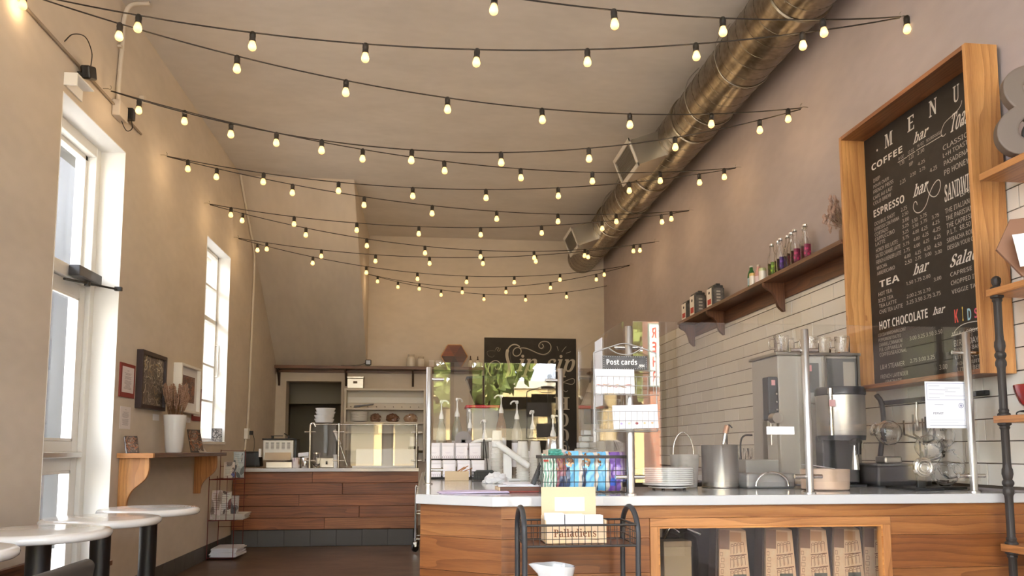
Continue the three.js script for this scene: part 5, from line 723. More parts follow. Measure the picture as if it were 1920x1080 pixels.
// ---------------------------------------------------------------- on the self-service end of the counter
{
  const Y = TOP + 0.001;
  // tea tins on a black wire rack
  const rackM = M.blackMatte, rk = thing('tin_rack', 'black stepped wire rack holding white tea tins on the counter', 'rack', [0.19, Y, -5.35]);
  part('rail', [span(-0.21, 0.21, 0, 0.012, 0.07, 0.16), span(-0.21, 0.21, 0.118, 0.13, -0.24, -0.15), span(-0.21, 0.21, 0, 0.01, -0.24, -0.2)], rackM, rk);
  for (const x of [-0.2, 0.21]) part('side_arm', tube([V(x, 0.006, 0.15), V(x, 0.1, 0.1), V(x, 0.25, -0.12), V(x, 0.27, -0.2), V(x, 0.25, -0.24), V(x, 0, -0.24)], 0.0032, 40, 6, 0.15), rackM, rk);
  const tw = 0.086, th = 0.112;
  const tinTex = chalkCanvas(128, 160, (g) => { g.strokeStyle = 'rgba(96,70,100,.75)'; g.lineWidth = 2.2; for (let k = -1; k < 7; k++) { g.beginPath(); g.moveTo(k * 22, 158); g.bezierCurveTo(k * 22 + 4, 110, k * 22 + 26, 110, k * 22 + 30, 158); g.stroke(); } g.fillStyle = 'rgba(120,100,140,.22)'; g.fillRect(34, 78, 60, 4); g.fillRect(44, 88, 40, 3); }, '#efecf4');
  const tm = new THREE.MeshPhysicalMaterial({ map: tinTex, roughness: 0.3, clearcoat: 0.3 }), tm2 = std(lin(0.80, 0.78, 0.83), 0.3);
  const body = box(tw, th - 0.02, tw, 0, (th - 0.02) / 2, 0, 0.006), lid = box(tw + 0.003, 0.026, tw + 0.003, 0, th - 0.013, 0, 0.006), face = new THREE.PlaneGeometry(tw * 0.9, th - 0.026).translate(0, (th - 0.026) / 2 + 0.001, tw / 2 + 0.0006);
  const N = ['leftmost', 'second from the left', 'third from the left', 'rightmost'];
  for (const [row, y, z] of [['lower', 0.0125, -5.24], ['upper', 0.1305, -5.54]]) for (let k = 0; k < 4; k++) { const t = thing('tea_tin', `white tea tin with scalloped print, ${N[k]} of the ${row} row`, 'tin', [0.044 + k * 0.0965 + (row === 'lower' ? 0.003 : 0), Y + y, z], 0, 'white tea tins on the black rack'); part('body', body, tm2, t); part('lid', lid, tm2, t); part('print', face, tm, t); }
  // kraft holder with sticks
  const kh = thing('stick_holder', 'small kraft box of wooden stirrers before the tea tins', 'box', [0.184, Y, -4.95]);
  part('box', [span(-0.075, 0.075, 0, 0.058, 0.03, 0.034), span(-0.075, 0.075, 0, 0.058, -0.034, -0.03), span(-0.075, -0.071, 0, 0.058, -0.03, 0.03), span(0.071, 0.075, 0, 0.058, -0.03, 0.03), span(-0.075, 0.075, 0, 0.004, -0.03, 0.03)], M.card, kh);
  const sw = wood(TEX.amber, 0.6); for (const [a, b, h] of [[-0.03, 0.075, 0.092], [0, 0.06, 0.08], [0.0, 0.1, 0.078], [-0.02, 0.05, 0.085]]) part('stirrer', rod(V(a - 0.02, 0.03, 0.01), V(b, h, -0.01 + a * 0.2), 0.003, 6), sw, kh);
  // lavender flyers
  const fl = thing('flyers', 'lavender paper flyers lying flat on the front edge of the counter', 'flyers', [0.21, Y, -3.56], 0.05); const fr = rng(4); part('sheets', [0, 1, 2, 3].map((k) => RY(box(0.31 - k * 0.008, 0.0015, 0.16, 0, 0.001 + k * 0.0018, 0), (fr() - 0.5) * 0.16).translate((fr() - 0.5) * 0.02, 0, (fr() - 0.5) * 0.02)), std(lin(0.62, 0.53, 0.70), 0.7), fl);
  // guest book, papers, tilted black pad
  const gb = thing('ledger', 'thick brown wooden block with papers on it at the counter front', 'book', [0.45, Y, -3.62], 0.04); part('block', uvm(box(0.25, 0.024, 0.16, 0, 0.012, 0, 0.003), 'x'), wood(TEX.walnut, 0.5, 0xd8b8a0), gb); part('edge', box(0.252, 0.006, 0.162, 0, 0.003, 0, 0.002), std(lin(0.22, 0.03, 0.02), 0.6), gb); part('end_grain', box(0.012, 0.018, 0.158, -0.122, 0.014, 0, 0.002), M.card, gb);
  const pp = thing('papers', 'loose white papers on the brown block', 'papers', [0.43, Y + 0.0245, -3.63], -0.1); part('sheets', [box(0.2, 0.006, 0.13, 0, 0.003, 0, 0.002), RY(RX(box(0.17, 0.003, 0.12, 0.01, 0.012, 0), 0.05), 0.2)], std(lin(0.72, 0.72, 0.78), 0.7), pp);
  const pd = thing('black_pad', 'narrow black pad standing tilted on the brown block', 'pad', [0.487, Y + 0.034, -3.6]); part('pad', RZ(box(0.017, 0.115, 0.06, 0, 0.057, 0, 0.003), -0.42), M.charcoal, pd); part('foot', [cyl(0.006, 0.006, 0.025, 0.045, -0.005, 0, 10)], M.black, pd);
  // sugar basket
  const sb = thing('sugar_basket', 'small black wire basket with white packets before the tea tins', 'basket', [0.345, Y, -4.75]); const g = []; for (let k = 0; k <= 10; k++) { const x = -0.075 + k * 0.015; for (const z of [-0.04, 0.04]) g.push(rod(V(x, 0, z), V(x, 0.06, z), 0.0016, 5)); } for (const y of [0.003, 0.02, 0.04, 0.06]) g.push(rod(V(-0.075, y, 0.04), V(0.075, y, 0.04), 0.0018, 5), rod(V(-0.075, y, -0.04), V(0.075, y, -0.04), 0.0018, 5), rod(V(-0.075, y, -0.04), V(-0.075, y, 0.04), 0.0018, 5), rod(V(0.075, y, -0.04), V(0.075, y, 0.04), 0.0018, 5)); part('wire', g, M.black, sb); part('packets', [0, 1, 2, 3].map((k) => box(0.13 - k * 0.01, 0.05, 0.006, 0, 0.034 + k * 0.004, -0.02 + k * 0.012)), M.black, sb);
  const np = thing('napkin_pile', 'crumpled white napkins beside the small black wire basket', 'napkins', [0.40, Y, -4.55]); const ng = new THREE.IcosahedronGeometry(1, 4), q = ng.attributes.position; for (let k = 0; k < q.count; k++) { const n = 1 + 0.2 * N3(q.getX(k) * 2.4, q.getY(k) * 2.4, q.getZ(k) * 2.4); q.setXYZ(k, q.getX(k) * n * 0.075, Math.max(0, q.getY(k) * n * 0.062), q.getZ(k) * n * 0.06); } ng.computeVertexNormals(); part('napkins', ng, M.paper, np);
  // paper cups and lever press
  const cupG = lathe([[0.0001, 0.11], [0.028, 0.11], [0.031, 0.108], [0.041, 0.006], [0.044, 0.004], [0.044, 0.0], [0.04, 0.0], [0.03, 0.104], [0.0001, 0.105]], 32), cupW = std(lin(0.76, 0.75, 0.71), 0.6), ring = ['bottom', 'second', 'third', 'fourth', 'fifth', 'sixth', 'seventh', 'eighth', 'top'];
  for (const [x, z, n, nm] of [[0.612, -5.0, 9, 'left tall stack by the guard post'], [0.712, -5.12, 9, 'right tall stack by the guard post'], [0.475, -5.34, 9, 'tall stack behind the white lever press']]) for (let k = 0; k < n; k++) { const c = solo('paper_cup', `upturned white paper cup, ${ring[k]} of nine in the ${nm}`, 'cup', cupG, cupW, 'upturned paper cups on the counter'); c.position.set(x, Y + k * (nm[0] === 't' ? 0.027 : 0.0175), z); }
  const lp = thing('lever_press', 'white press with a long slanted lever arm among the paper cups', 'press', [0.50, Y, -4.9]); part('column', span(-0.025, 0.03, 0, 0.17, -0.02, 0.02, 0.008), M.plastic, lp); part('base', span(-0.05, 0.08, 0, 0.012, -0.06, 0.06, 0.004), M.plastic, lp); part('arm', [RZ(box(0.27, 0.042, 0.035, 0, 0, 0, 0.016), -0.62).translate(0.03, 0.165, 0.03)], M.plastic, lp); part('head', box(0.06, 0.05, 0.05, -0.07, 0.23, 0.02, 0.014), M.plastic, lp);
  const gd = thing('paddle', 'grey rounded paddle standing behind the upper tea tins', 'paddle', [0.26, Y, -5.75]); part('blade', T(new THREE.CylinderGeometry(0.062, 0.062, 0.006, 36).rotateX(PI / 2), 0, 0.27, 0), std(lin(0.30, 0.28, 0.29), 0.6), gd); part('stem', box(0.03, 0.27, 0.006, 0, 0.135, 0), std(lin(0.30, 0.28, 0.29), 0.6), gd);
  const sc = thing('scoop', 'white curved scoop resting above the tea tins', 'scoop', [0.36, Y + 0.245, -5.62]); part('bowl', tube([V(-0.075, -0.03, 0), V(-0.02, 0.005, 0), V(0.04, 0.02, 0), V(0.1, 0.022, 0)], 0.014, 24, 10), M.plastic, sc); part('stand', cyl(0.01, 0.012, 0.25, 0.09, -0.245, 0, 12), M.plastic, sc);
  // syrup bottles with pumps
  const pump = [lathe([[0.0001, 0.0], [0.019, 0], [0.019, 0.02], [0.016, 0.03], [0.009, 0.05], [0.0085, 0.065], [0.0055, 0.07], [0.0055, 0.12], [0.012, 0.124], [0.014, 0.136], [0.010, 0.146], [0.0001, 0.147]], 20), tube([V(0, 0.137, 0), V(0.03, 0.14, 0.0), V(0.05, 0.128, 0), V(0.054, 0.115, 0)], 0.0065, 16, 8)];
  const sb2 = [[0.103, -6.0, 0.44, 'first pump bottle from the left guard post'], [0.224, -6.02, 0.46, 'second pump bottle from the left guard post'], [0.322, -5.98, 0.37, 'third pump bottle, before the clear bin'], [0.434, -5.95, 0.29, 'shortest pump bottle, right of the clear bin'], [0.571, -6.05, 0.49, 'tallest pump bottle, amber at the shoulder'], [0.689, -6.0, 0.44, 'pump bottle left of the steel airpot'], [0.80, -5.9, 0.36, 'pump bottle just behind the steel airpot']];
  const liq = [lin(0.62, 0.6, 0.5), lin(0.55, 0.52, 0.4), lin(0.6, 0.5, 0.42), lin(0.6, 0.62, 0.6), lin(0.35, 0.17, 0.09), lin(0.5, 0.48, 0.44), lin(0.5, 0.45, 0.36)];
  sb2.forEach(([x, z, h, l], i) => { const b = thing('pump_bottle', `syrup bottle with white pump, ${l}`, 'bottle', [x, Y, z], i * 0.7); part('bottle', lathe([[0.0001, 0.002], [0.036, 0], [0.04, 0.006], [0.04, h - 0.13], [0.034, h - 0.09], [0.018, h - 0.03], [0.017, h], [0.0001, h]], 28), new THREE.MeshPhysicalMaterial({ color: liq[i], roughness: 0.06, transmission: 0.55, thickness: 0.03 }), b); part('label', cyl(0.0406, 0.0406, (h - 0.13) * 0.6, 0, (h - 0.13) * 0.2, 0, 28, true), M.paper, b); part('pump', pump.map((g) => T(g.clone(), 0, h - 0.01, 0)), M.plastic, b); });
  const ap = thing('airpot', 'tapered polished steel airpot with a white pump by the rear post', 'airpot', [0.812, Y, -5.0]); part('body', lathe([[0.0001, 0], [0.062, 0], [0.064, 0.01], [0.05, 0.19], [0.044, 0.26], [0.036, 0.275], [0.03, 0.28], [0.0001, 0.28]], 36), M.steel, ap); part('pump', pump.map((g) => RY(T(g.clone(), 0, 0.275, 0), 0.2)), M.plastic, ap); part('handle', tube([V(0.04, 0.26, 0), V(0.085, 0.25, 0), V(0.095, 0.17, 0), V(0.062, 0.1, 0)], 0.006, 24, 8), M.black, ap);
  // grinder hopper and lidded bin farther back
  const gr = thing('coffee_grinder', 'coffee grinder with a smoky angular bean hopper behind the pump bottles', 'grinder', [0.49, Y, -6.7]); part('body', span(-0.12, 0.12, 0, 0.58, -0.16, 0.12, 0.02), M.charcoal, gr); const hop = new THREE.CylinderGeometry(0.19, 0.09, 0.22, 6).translate(0, 0.69, 0), hopM = new THREE.MeshPhysicalMaterial({ color: lin(0.10, 0.07, 0.05), roughness: 0.12, transmission: 0.25, thickness: 0.02 }); part('hopper', [toCreasedNormals(hop, 0.3)], hopM, gr); part('beans', cyl(0.1, 0.15, 0.11, 0, 0.59, 0, 6), std(lin(0.05, 0.025, 0.015), 0.6), gr); part('hopper_lid', cyl(0.195, 0.19, 0.02, 0, 0.8, 0, 6), M.black, gr);
  const cb = thing('storage_bin', 'clear square bin with a bright red lid before the coffee grinder', 'bin', [0.44, Y, -6.35]); part('bin', [new THREE.CylinderGeometry(0.18, 0.15, 0.53, 4, 1, false).rotateY(PI / 4).scale(1, 1, 0.8).translate(0, 0.265, 0)].map((g) => toCreasedNormals(g, 0.3)), new THREE.MeshPhysicalMaterial({ color: lin(0.62, 0.6, 0.58), roughness: 0.25, transmission: 0.6, thickness: 0.01 }), cb); part('lid', box(0.28, 0.025, 0.23, 0, 0.542, 0, 0.01), std(lin(0.5, 0.02, 0.03), 0.35), cb);
}
// ---------------------------------------------------------------- snack basket, card rack, plates and pot
{
  const Y = TOP + 0.001;
  const t = thing('wire_basket', 'black wire basket full of snack bags on the counter front', 'basket', [0.70, Y, -3.52]), hx = 0.19, hz = 0.085, H = 0.162, g = [];
  for (let k = 0; k <= 8; k++) { const x = -hx + 2 * hx * k / 8; for (const z of [-hz, hz]) g.push(rod(V(x, 0.002, z), V(x, H, z), 0.0016, 5)); g.push(rod(V(x, 0.002, -hz), V(x, 0.002, hz), 0.0016, 5)); }
  for (const y of [0.003, 0.05, 0.1]) for (const z of [-hz, hz]) g.push(rod(V(-hx, y, z), V(hx, y, z), 0.0016, 5)); for (const y of [0.003, 0.05, 0.1]) for (const x of [-hx, hx]) g.push(rod(V(x, y, -hz), V(x, y, hz), 0.0016, 5)); for (const z of [-0.045, 0, 0.045]) for (const x of [-hx, hx]) g.push(rod(V(x, 0.002, z), V(x, H, z), 0.0016, 5));
  part('wire_grid', g, M.iron, t); part('rim', [span(-hx - 0.006, hx + 0.006, H - 0.007, H + 0.007, hz - 0.003, hz + 0.003, 0.002), span(-hx - 0.006, hx + 0.006, H - 0.007, H + 0.007, -hz - 0.003, -hz + 0.003, 0.002), span(-hx - 0.006, -hx, H - 0.007, H + 0.007, -hz, hz, 0.002), span(hx, hx + 0.006, H - 0.007, H + 0.007, -hz, hz, 0.002)], M.iron, t);
  const bag = (l, x, w, h, col, patch, seed, z = 0, tilt = 0) => {
    const b = thing('snack_bag', l, 'snack bag', [0.70 + x, Y + 0.006, -3.52 + z], tilt);
    const G = new THREE.BoxGeometry(w, h, 0.05, 10, 18, 4).translate(0, h / 2, 0), p = G.attributes.position; for (let i = 0; i < p.count; i++) { const y = p.getY(i) / h, e = Math.pow(Math.abs(2 * y - 1), 4), puff = 1 - 0.92 * e; const cr = 0.006 * N3(p.getX(i) * 40, p.getY(i) * 26, seed * 3 + p.getZ(i) * 20); p.setZ(i, p.getZ(i) * puff * 1.3 + cr); p.setX(i, p.getX(i) * (1 + 0.06 * e) + cr * 0.6); } G.computeVertexNormals();
    const tx = chalkCanvas(128, 256, (c) => { const r = rng(seed); patch(c, r); }, col); part('bag', G, new THREE.MeshPhysicalMaterial({ map: tx, roughness: 0.32, clearcoat: 0.4, clearcoatRoughness: 0.2 }), b); part('seam', [box(w * 1.04, 0.012, 0.003, 0, h - 0.004, 0), box(w * 1.04, 0.01, 0.003, 0, 0.005, 0)], std(lin(0.45, 0.32, 0.24), 0.5), b);
  };
  const nuts = (c, r, x, y, w, h) => { for (let i = 0; i < 40; i++) { c.fillStyle = ['#8a5a34', '#b98654', '#5d3a22', '#d2a878'][Math.floor(r() * 4)]; c.beginPath(); c.ellipse(x + r() * w, y + r() * h, 5 + r() * 8, 4 + r() * 5, r() * 3, 0, 7); c.fill(); } };
  const blue = (c, r) => { c.fillStyle = '#cfc6bc'; c.fillRect(96, 0, 32, 256); nuts(c, r, 0, 10, 50, 80); c.fillStyle = '#3a4a6a'; c.fillRect(0, 100, 26, 156); };
  bag('clear bag with green and white stripes at the left in the wire basket', -0.15, 0.062, 0.17, '#4f8f78', (c, r) => { c.fillStyle = '#e8e4dc'; for (let k = 0; k < 5; k++) c.fillRect(6 + k * 26, 0, 9, 256); c.fillStyle = '#c8493a'; c.fillRect(10, 40, 50, 14); }, 1);
  bag('dark red snack bag with nuts in the wire basket', -0.098, 0.05, 0.165, '#7c1f30', (c, r) => { nuts(c, r, 20, 0, 100, 110); c.fillStyle = '#3c4766'; c.fillRect(50, 150, 78, 106); }, 2, -0.012);
  bag('leftmost of three sky blue snack bags in the wire basket', -0.035, 0.075, 0.182, '#45a8e6', blue, 3);
  bag('middle one of three sky blue snack bags in the wire basket', 0.035, 0.07, 0.176, '#48abe8', blue, 4, 0.006, 0.1);
  bag('rightmost of three sky blue snack bags in the wire basket', 0.098, 0.066, 0.18, '#40a2e0', blue, 5, -0.004, -0.1);
  bag('shiny purple snack bag at the right in the wire basket', 0.158, 0.058, 0.178, '#5a2b9c', (c, r) => { c.fillStyle = '#b79ad6'; c.fillRect(30, 100, 70, 50); c.fillStyle = '#3f63c4'; c.fillRect(0, 170, 60, 50); c.fillStyle = '#c9bfb2'; c.fillRect(108, 0, 20, 256); }, 6, 0.004);
  const fo = thing('snack_bag', 'crumpled tan and teal bag lying on top of the wire basket', 'snack bag', [0.585, Y + 0.178, -3.53], 0.2); const fg = new THREE.IcosahedronGeometry(1, 4), fp = fg.attributes.position; for (let k = 0; k < fp.count; k++) { const n = 1 + 0.28 * N3(fp.getX(k) * 2, fp.getY(k) * 2, fp.getZ(k) * 2); fp.setXYZ(k, fp.getX(k) * n * 0.05, fp.getY(k) * n * 0.022, fp.getZ(k) * n * 0.045); } fg.computeVertexNormals(); part('bag', fg, new THREE.MeshPhysicalMaterial({ map: chalkCanvas(64, 64, (c) => { c.fillStyle = '#4f9a8c'; c.fillRect(34, 0, 18, 64); c.fillStyle = '#6d4a30'; c.fillRect(0, 0, 8, 64); }, '#cdb384'), roughness: 0.35, clearcoat: 0.4 }), fo); part('seam', box(0.004, 0.03, 0.06, -0.05, 0, 0), std(lin(0.5, 0.4, 0.3), 0.5), fo);
  // post card rack
  const KR = 0.875, RY0 = Y + 0.025, RP = (dx, dy, dz) => [0.862 + dx * KR, RY0 + dy * KR, -3.30 + dz * KR], RT = (o) => { o.scale.setScalar(KR); return o; };
  const R = RT(thing('card_rack', 'grey wire rack with a chalk sign and two rows of cards', 'card rack', RP(0, 0, 0))), wm = std(lin(0.36, 0.35, 0.34), 0.4, 0.5), w = 0.16, wr = [];
  part('frame', [rod(V(-w, 0.285, -0.02), V(-w, 0.68, -0.02), 0.0035, 8), rod(V(w, 0.285, -0.02), V(w, 0.68, -0.02), 0.0035, 8), tube([V(-w, 0.68, -0.02), V(-w * 0.55, 0.705, -0.02), V(0, 0.728, -0.02), V(w * 0.55, 0.705, -0.02), V(w, 0.68, -0.02)], 0.0035, 30, 8), tube([V(-w * 0.55, 0.705, -0.02), V(-w * 0.2, 0.675, -0.02), V(w * 0.2, 0.675, -0.02), V(w * 0.55, 0.705, -0.02)], 0.003, 24, 6), rod(V(-w, 0.59, -0.02), V(w, 0.59, -0.02), 0.003, 6), rod(V(-w, 0.285, -0.02), V(w, 0.285, -0.02), 0.003, 6), rod(V(0.028, 0.59, -0.02), V(0.028, 0.59, -0.034), 0.004, 6)], wm, R);
  for (const y of [0.465, 0.292]) { const q = []; for (let k = 0; k <= 11; k++) { const x = -w + 2 * w * k / 11; q.push(rod(V(x, y, 0.02), V(x, y + 0.09, 0.03), 0.0012, 5), rod(V(x, y, -0.02), V(x, y, 0.02), 0.0012, 5)); } for (const d of [0, 0.045, 0.09]) q.push(rod(V(-w, y + d, 0.02 + d * 0.11), V(w, y + d, 0.02 + d * 0.11), 0.0018, 6)); q.push(rod(V(-w, y, -0.02), V(-w, y, 0.02), 0.0018, 6), rod(V(w, y, -0.02), V(w, y, 0.02), 0.0018, 6)); part('wire_pocket', q, wm, R); }
  const sg = thing('chalk_sign', 'small black chalk sign reading Post cards on the wire card rack', 'sign', RP(-0.005, 0.628, -0.004)); RT(sg); const st = chalkCanvas(512, 160, (c) => { c.fillStyle = '#e9e6e0'; for (let x = 12; x < 505; x += 26) for (const y of [10, 150]) { c.beginPath(); c.arc(x, y, 3, 0, 7); c.fill(); } for (let y = 30; y < 140; y += 24) for (const x of [12, 500]) { c.beginPath(); c.arc(x, y, 3, 0, 7); c.fill(); } fitText(c, 'Post cards', 38, 104, 360, 62, 'bold #px sans-serif', -0.04); fitText(c, '.99¢', 405, 132, 80, 34, 'bold #px sans-serif'); }, '#3c3a39');
  part('board', span(-0.115, 0.115, -0.035, 0.035, -0.002, 0.002), M.charcoal, sg); part('lettering', T(new THREE.PlaneGeometry(0.228, 0.069), 0, 0, 0.0026), boardMat(st, 0.7), sg);
  const ct = chalkCanvas(256, 150, (c) => { const r = rng(3); for (let i = 0; i < 22; i++) { c.fillStyle = `rgba(${120 + r() * 60},${70 + r() * 40},${40 + r() * 40},.5)`; c.beginPath(); c.ellipse(20 + i * 10, 104 + (r() - 0.5) * 18, 14, 3.5, (r() - 0.5) * 0.6, 0, 7); c.fill(); } }, '#ebe9ee'), ct2 = chalkCanvas(256, 150, (c) => { ['#a99bc9', '#d6d6a4', '#8a1e2c', '#e0b48a', '#d8b08a'].forEach((q, i) => { c.fillStyle = q; c.beginPath(); c.arc(46 + i * 44, 118, i === 2 ? 8 : 7, 0, 7); c.fill(); }); }, '#eceaef');
  const c1 = thing('post_card', 'white card with a brown brushed line in the upper pocket', 'card', RP(-0.061, 0.472, 0.01)); RT(c1); part('card', RX(span(-0.1, 0.1, 0, 0.122, -0.0015, 0.0015), -0.06), M.paper, c1); part('picture', RX(T(new THREE.PlaneGeometry(0.198, 0.12), 0, 0.061, 0.002), -0.06), boardMat(ct, 0.6), c1);
  const c2 = thing('post_card', 'white card with coloured dots in the lower pocket', 'card', RP(0.043, 0.298, 0.01)); RT(c2); part('card', RZ(RX(span(-0.115, 0.115, 0, 0.118, -0.0015, 0.0015), -0.06), 0.03), M.paper, c2); part('picture', RZ(RX(T(new THREE.PlaneGeometry(0.228, 0.116), 0, 0.059, 0.002), -0.06), 0.03), boardMat(ct2, 0.6), c2);
  // plates
  const plate = lathe([[0.0001, 0.003], [0.075, 0], [0.09, 0.002], [0.121, 0.0075], [0.1245, 0.0095], [0.1248, 0.0148], [0.1225, 0.0165], [0.09, 0.008], [0.0001, 0.007]], 48), W = ['lowest', 'second', 'third', 'fourth', 'fifth', 'sixth', 'seventh', 'eighth', 'topmost'];
  const tr = thing('plate_stand', 'low white stand with dark feet under the stacked dinner plates', 'stand', [1.184, Y, -3.75]); part('tray', lathe([[0.0001, 0.006], [0.09, 0.006], [0.1, 0.01], [0.1, 0.014], [0.0001, 0.014]], 36), M.porcelain, tr); for (const a of [0.6, 2.2, 3.9, 5.4]) part('foot', cyl(0.008, 0.007, 0.007, Math.cos(a) * 0.08, 0, Math.sin(a) * 0.08, 10), M.black, tr);
  for (let k = 0; k < 9; k++) { const p = solo('plate', `white dinner plate in the counter stack beside the steel pot, ${W[k]} of nine`, 'plate', plate, M.porcelain, 'dinner plates stacked on the counter'); p.position.set(1.184 + (k % 3 - 1) * 0.001, Y + 0.0145 + k * 0.0095, -3.75); }
  const po = thing('steel_pot', 'tall straight-sided stainless steel pot beside the stacked plates', 'pot', [1.516, Y - 0.0005, -3.92]); part('body', lathe([[0.0001, 0.004], [0.088, 0], [0.093, 0.004], [0.093, 0.215], [0.096, 0.219], [0.093, 0.222], [0.09, 0.216], [0.09, 0.008], [0.0001, 0.008]], 64), M.brushed, po); part('base_ring', RX(new THREE.TorusGeometry(0.093, 0.003, 8, 48), PI / 2).translate(0, 0.004, 0), M.steel, po);
  const la = thing('ladle', 'steel utensil with a copper end standing in the steel pot', 'ladle', [1.5, Y + 0.01, -3.92]); part('handle', rod(V(0, 0.01, 0), V(0.05, 0.27, 0), 0.011, 12), M.steel, la); part('end', rod(V(0.05, 0.27, 0), V(0.062, 0.31, 0), 0.014, 12), std(lin(0.45, 0.25, 0.16), 0.4, 0.6), la);
  const wh = thing('utensil', 'thin dark rod standing in the steel pot beside the ladle', 'utensil', [1.57, Y + 0.01, -3.95]); part('rod', rod(V(0, 0, 0), V(0.0, 0.3, 0), 0.004, 8), M.iron, wh); part('hook', tube([V(0, 0.3, 0), V(0.012, 0.315, 0), V(0.03, 0.3, 0)], 0.004, 12, 6), M.iron, wh);
  const tu = thing('clear_tub', 'frosted clear tub with a wire bail between plates and steel pot', 'tub', [1.30, Y, -4.0 + 0.06]); tu.position.set(1.33, Y, -4.05 + 0.12); part('tub', lathe([[0.0001, 0.004], [0.062, 0], [0.075, 0.17], [0.072, 0.17], [0.06, 0.008], [0.0001, 0.01]], 36), new THREE.MeshPhysicalMaterial({ color: lin(0.75, 0.72, 0.68), roughness: 0.3, transmission: 0.7, thickness: 0.004 }), tu); const ba = []; for (let k = 0; k <= 12; k++) { const a = PI * k / 12; ba.push(V(0.055 * Math.cos(a) - 0.005, 0.17 + 0.115 * Math.sin(a), 0)); } part('bail', tube(ba, 0.004, 40, 8), M.steel, tu);
}
// ---------------------------------------------------------------- glass guards on the front counter
{
  const Y = TOP;
  const guard = (label, pos) => thing('glass_guard', label, 'glass guard', pos);
  const post = (h) => lathe([[0.0001, 0], [0.026, 0], [0.026, 0.005], [0.0165, 0.008], [0.0165, h - 0.003], [0.0145, h], [0.0001, h]], 24);
  const clamp = (x, y, z, l = 0.13) => RZ(cyl(0.0095, 0.0095, l, 0, -l / 2, 0, 14), PI / 2).translate(x, y, z);
  const pane = (g, x0, x1, y0, y1, z) => { part('pane', span(x0, x1, y0, y1, z - 0.004, z + 0.004), M.guard, g); };
  const f = guard('long front glass guard on three steel posts along the counter edge', [0, Y, -3.345]);
  for (const x of [0.887, 1.711, 2.505]) { part('post', T(post(0.745), x, 0, 0), M.brushed, f); for (const y of [0.075, 0.65]) part('clamp', [clamp(x, y, -0.012), RX(cyl(0.012, 0.012, 0.03, 0, 0, 0, 14), -PI / 2).translate(x, y, 0)], M.steel, f); }
  pane(f, 0.915, 1.685, 0.05, 0.772, -0.03); pane(f, 1.74, 2.56, 0.05, 0.772, -0.03);
  part('end_pane', span(0.866, 0.874, 0.05, 0.772, -1.07, -0.04), M.guard, f);
  const b = guard('shorter rear glass guard behind the tea tins and cups', [0, Y, -4.45]);
  for (const x of [0.004, 0.768]) { part('post', T(post(0.668), x, 0, 0), M.brushed, b); for (const y of [0.08, 0.6]) part('clamp', [clamp(x + (x < 0.1 ? 0.04 : -0.04), y, -0.012, 0.09)], M.steel, b); }
  pane(b, 0.03, 0.312, 0.25, 0.70, -0.03); pane(b, 0.325, 0.745, 0.25, 0.70, -0.03);
  // papers taped to the glass
  const tx = chalkCanvas(384, 400, (g) => { g.strokeStyle = '#8f93b4'; g.lineWidth = 4; g.strokeRect(14, 14, 356, 142); g.fillStyle = 'rgba(90,95,120,.35)'; for (let k = 0; k < 7; k++) g.fillRect(30 + (k % 2) * 150, 34 + k * 17, 100 + (k % 3) * 40, 5); g.fillRect(80, 196, 80, 6); g.fillStyle = 'rgba(60,64,80,.75)'; fitText(g, 'PERMIT', 62, 282, 96, 17, 'bold #px sans-serif'); g.fillStyle = 'rgba(90,95,120,.25)'; g.fillRect(30, 330, 320, 4); g.fillRect(30, 352, 260, 4); g.fillStyle = 'rgba(90,95,120,.5)'; g.fillRect(30, 376, 330, 4); g.strokeStyle = '#6f7190'; g.lineWidth = 5; g.beginPath(); g.arc(322, 206, 20, 0, 7); g.stroke(); g.fillStyle = '#8c8ea8'; g.beginPath(); g.arc(322, 206, 11, 0, 7); g.fill(); }, '#e9eaf1');
  const p = thing('notice', 'white permit sheets taped to the right pane of the front guard', 'notice', [2.408, 1.339, -3.3685]); part('sheet', box(0.212, 0.218, 0.0012), M.paper, p); part('print', new THREE.PlaneGeometry(0.21, 0.216).translate(0, 0, 0.0009), boardMat(tx, 0.7), p);
  const q = thing('notice', 'small blank white strip taped to the glass left of the middle post', 'notice', [1.592, 1.217, -3.3685]); part('strip', box(0.132, 0.036, 0.0012), M.paper, q);
  const s = thing('notice', 'white sheet hung on the end pane beside the card rack', 'notice', [0.862, 1.52, -3.85]); part('sheet', box(0.0015, 0.34, 0.17), M.paper, s);
  const lb = thing('lid_stack', 'slanted stack of pale grey lids behind the card rack', 'lids', [0.80, Y + 0.001, -4.2], 0.0); part('lids', [0, 1, 2, 3, 4, 5, 6, 7, 8].map((k) => box(0.105 - k * 0.008, 0.03, 0.09, k * 0.008, 0.015 + k * 0.034, 0, 0.006)), std(lin(0.42, 0.42, 0.39), 0.4), lb);
}
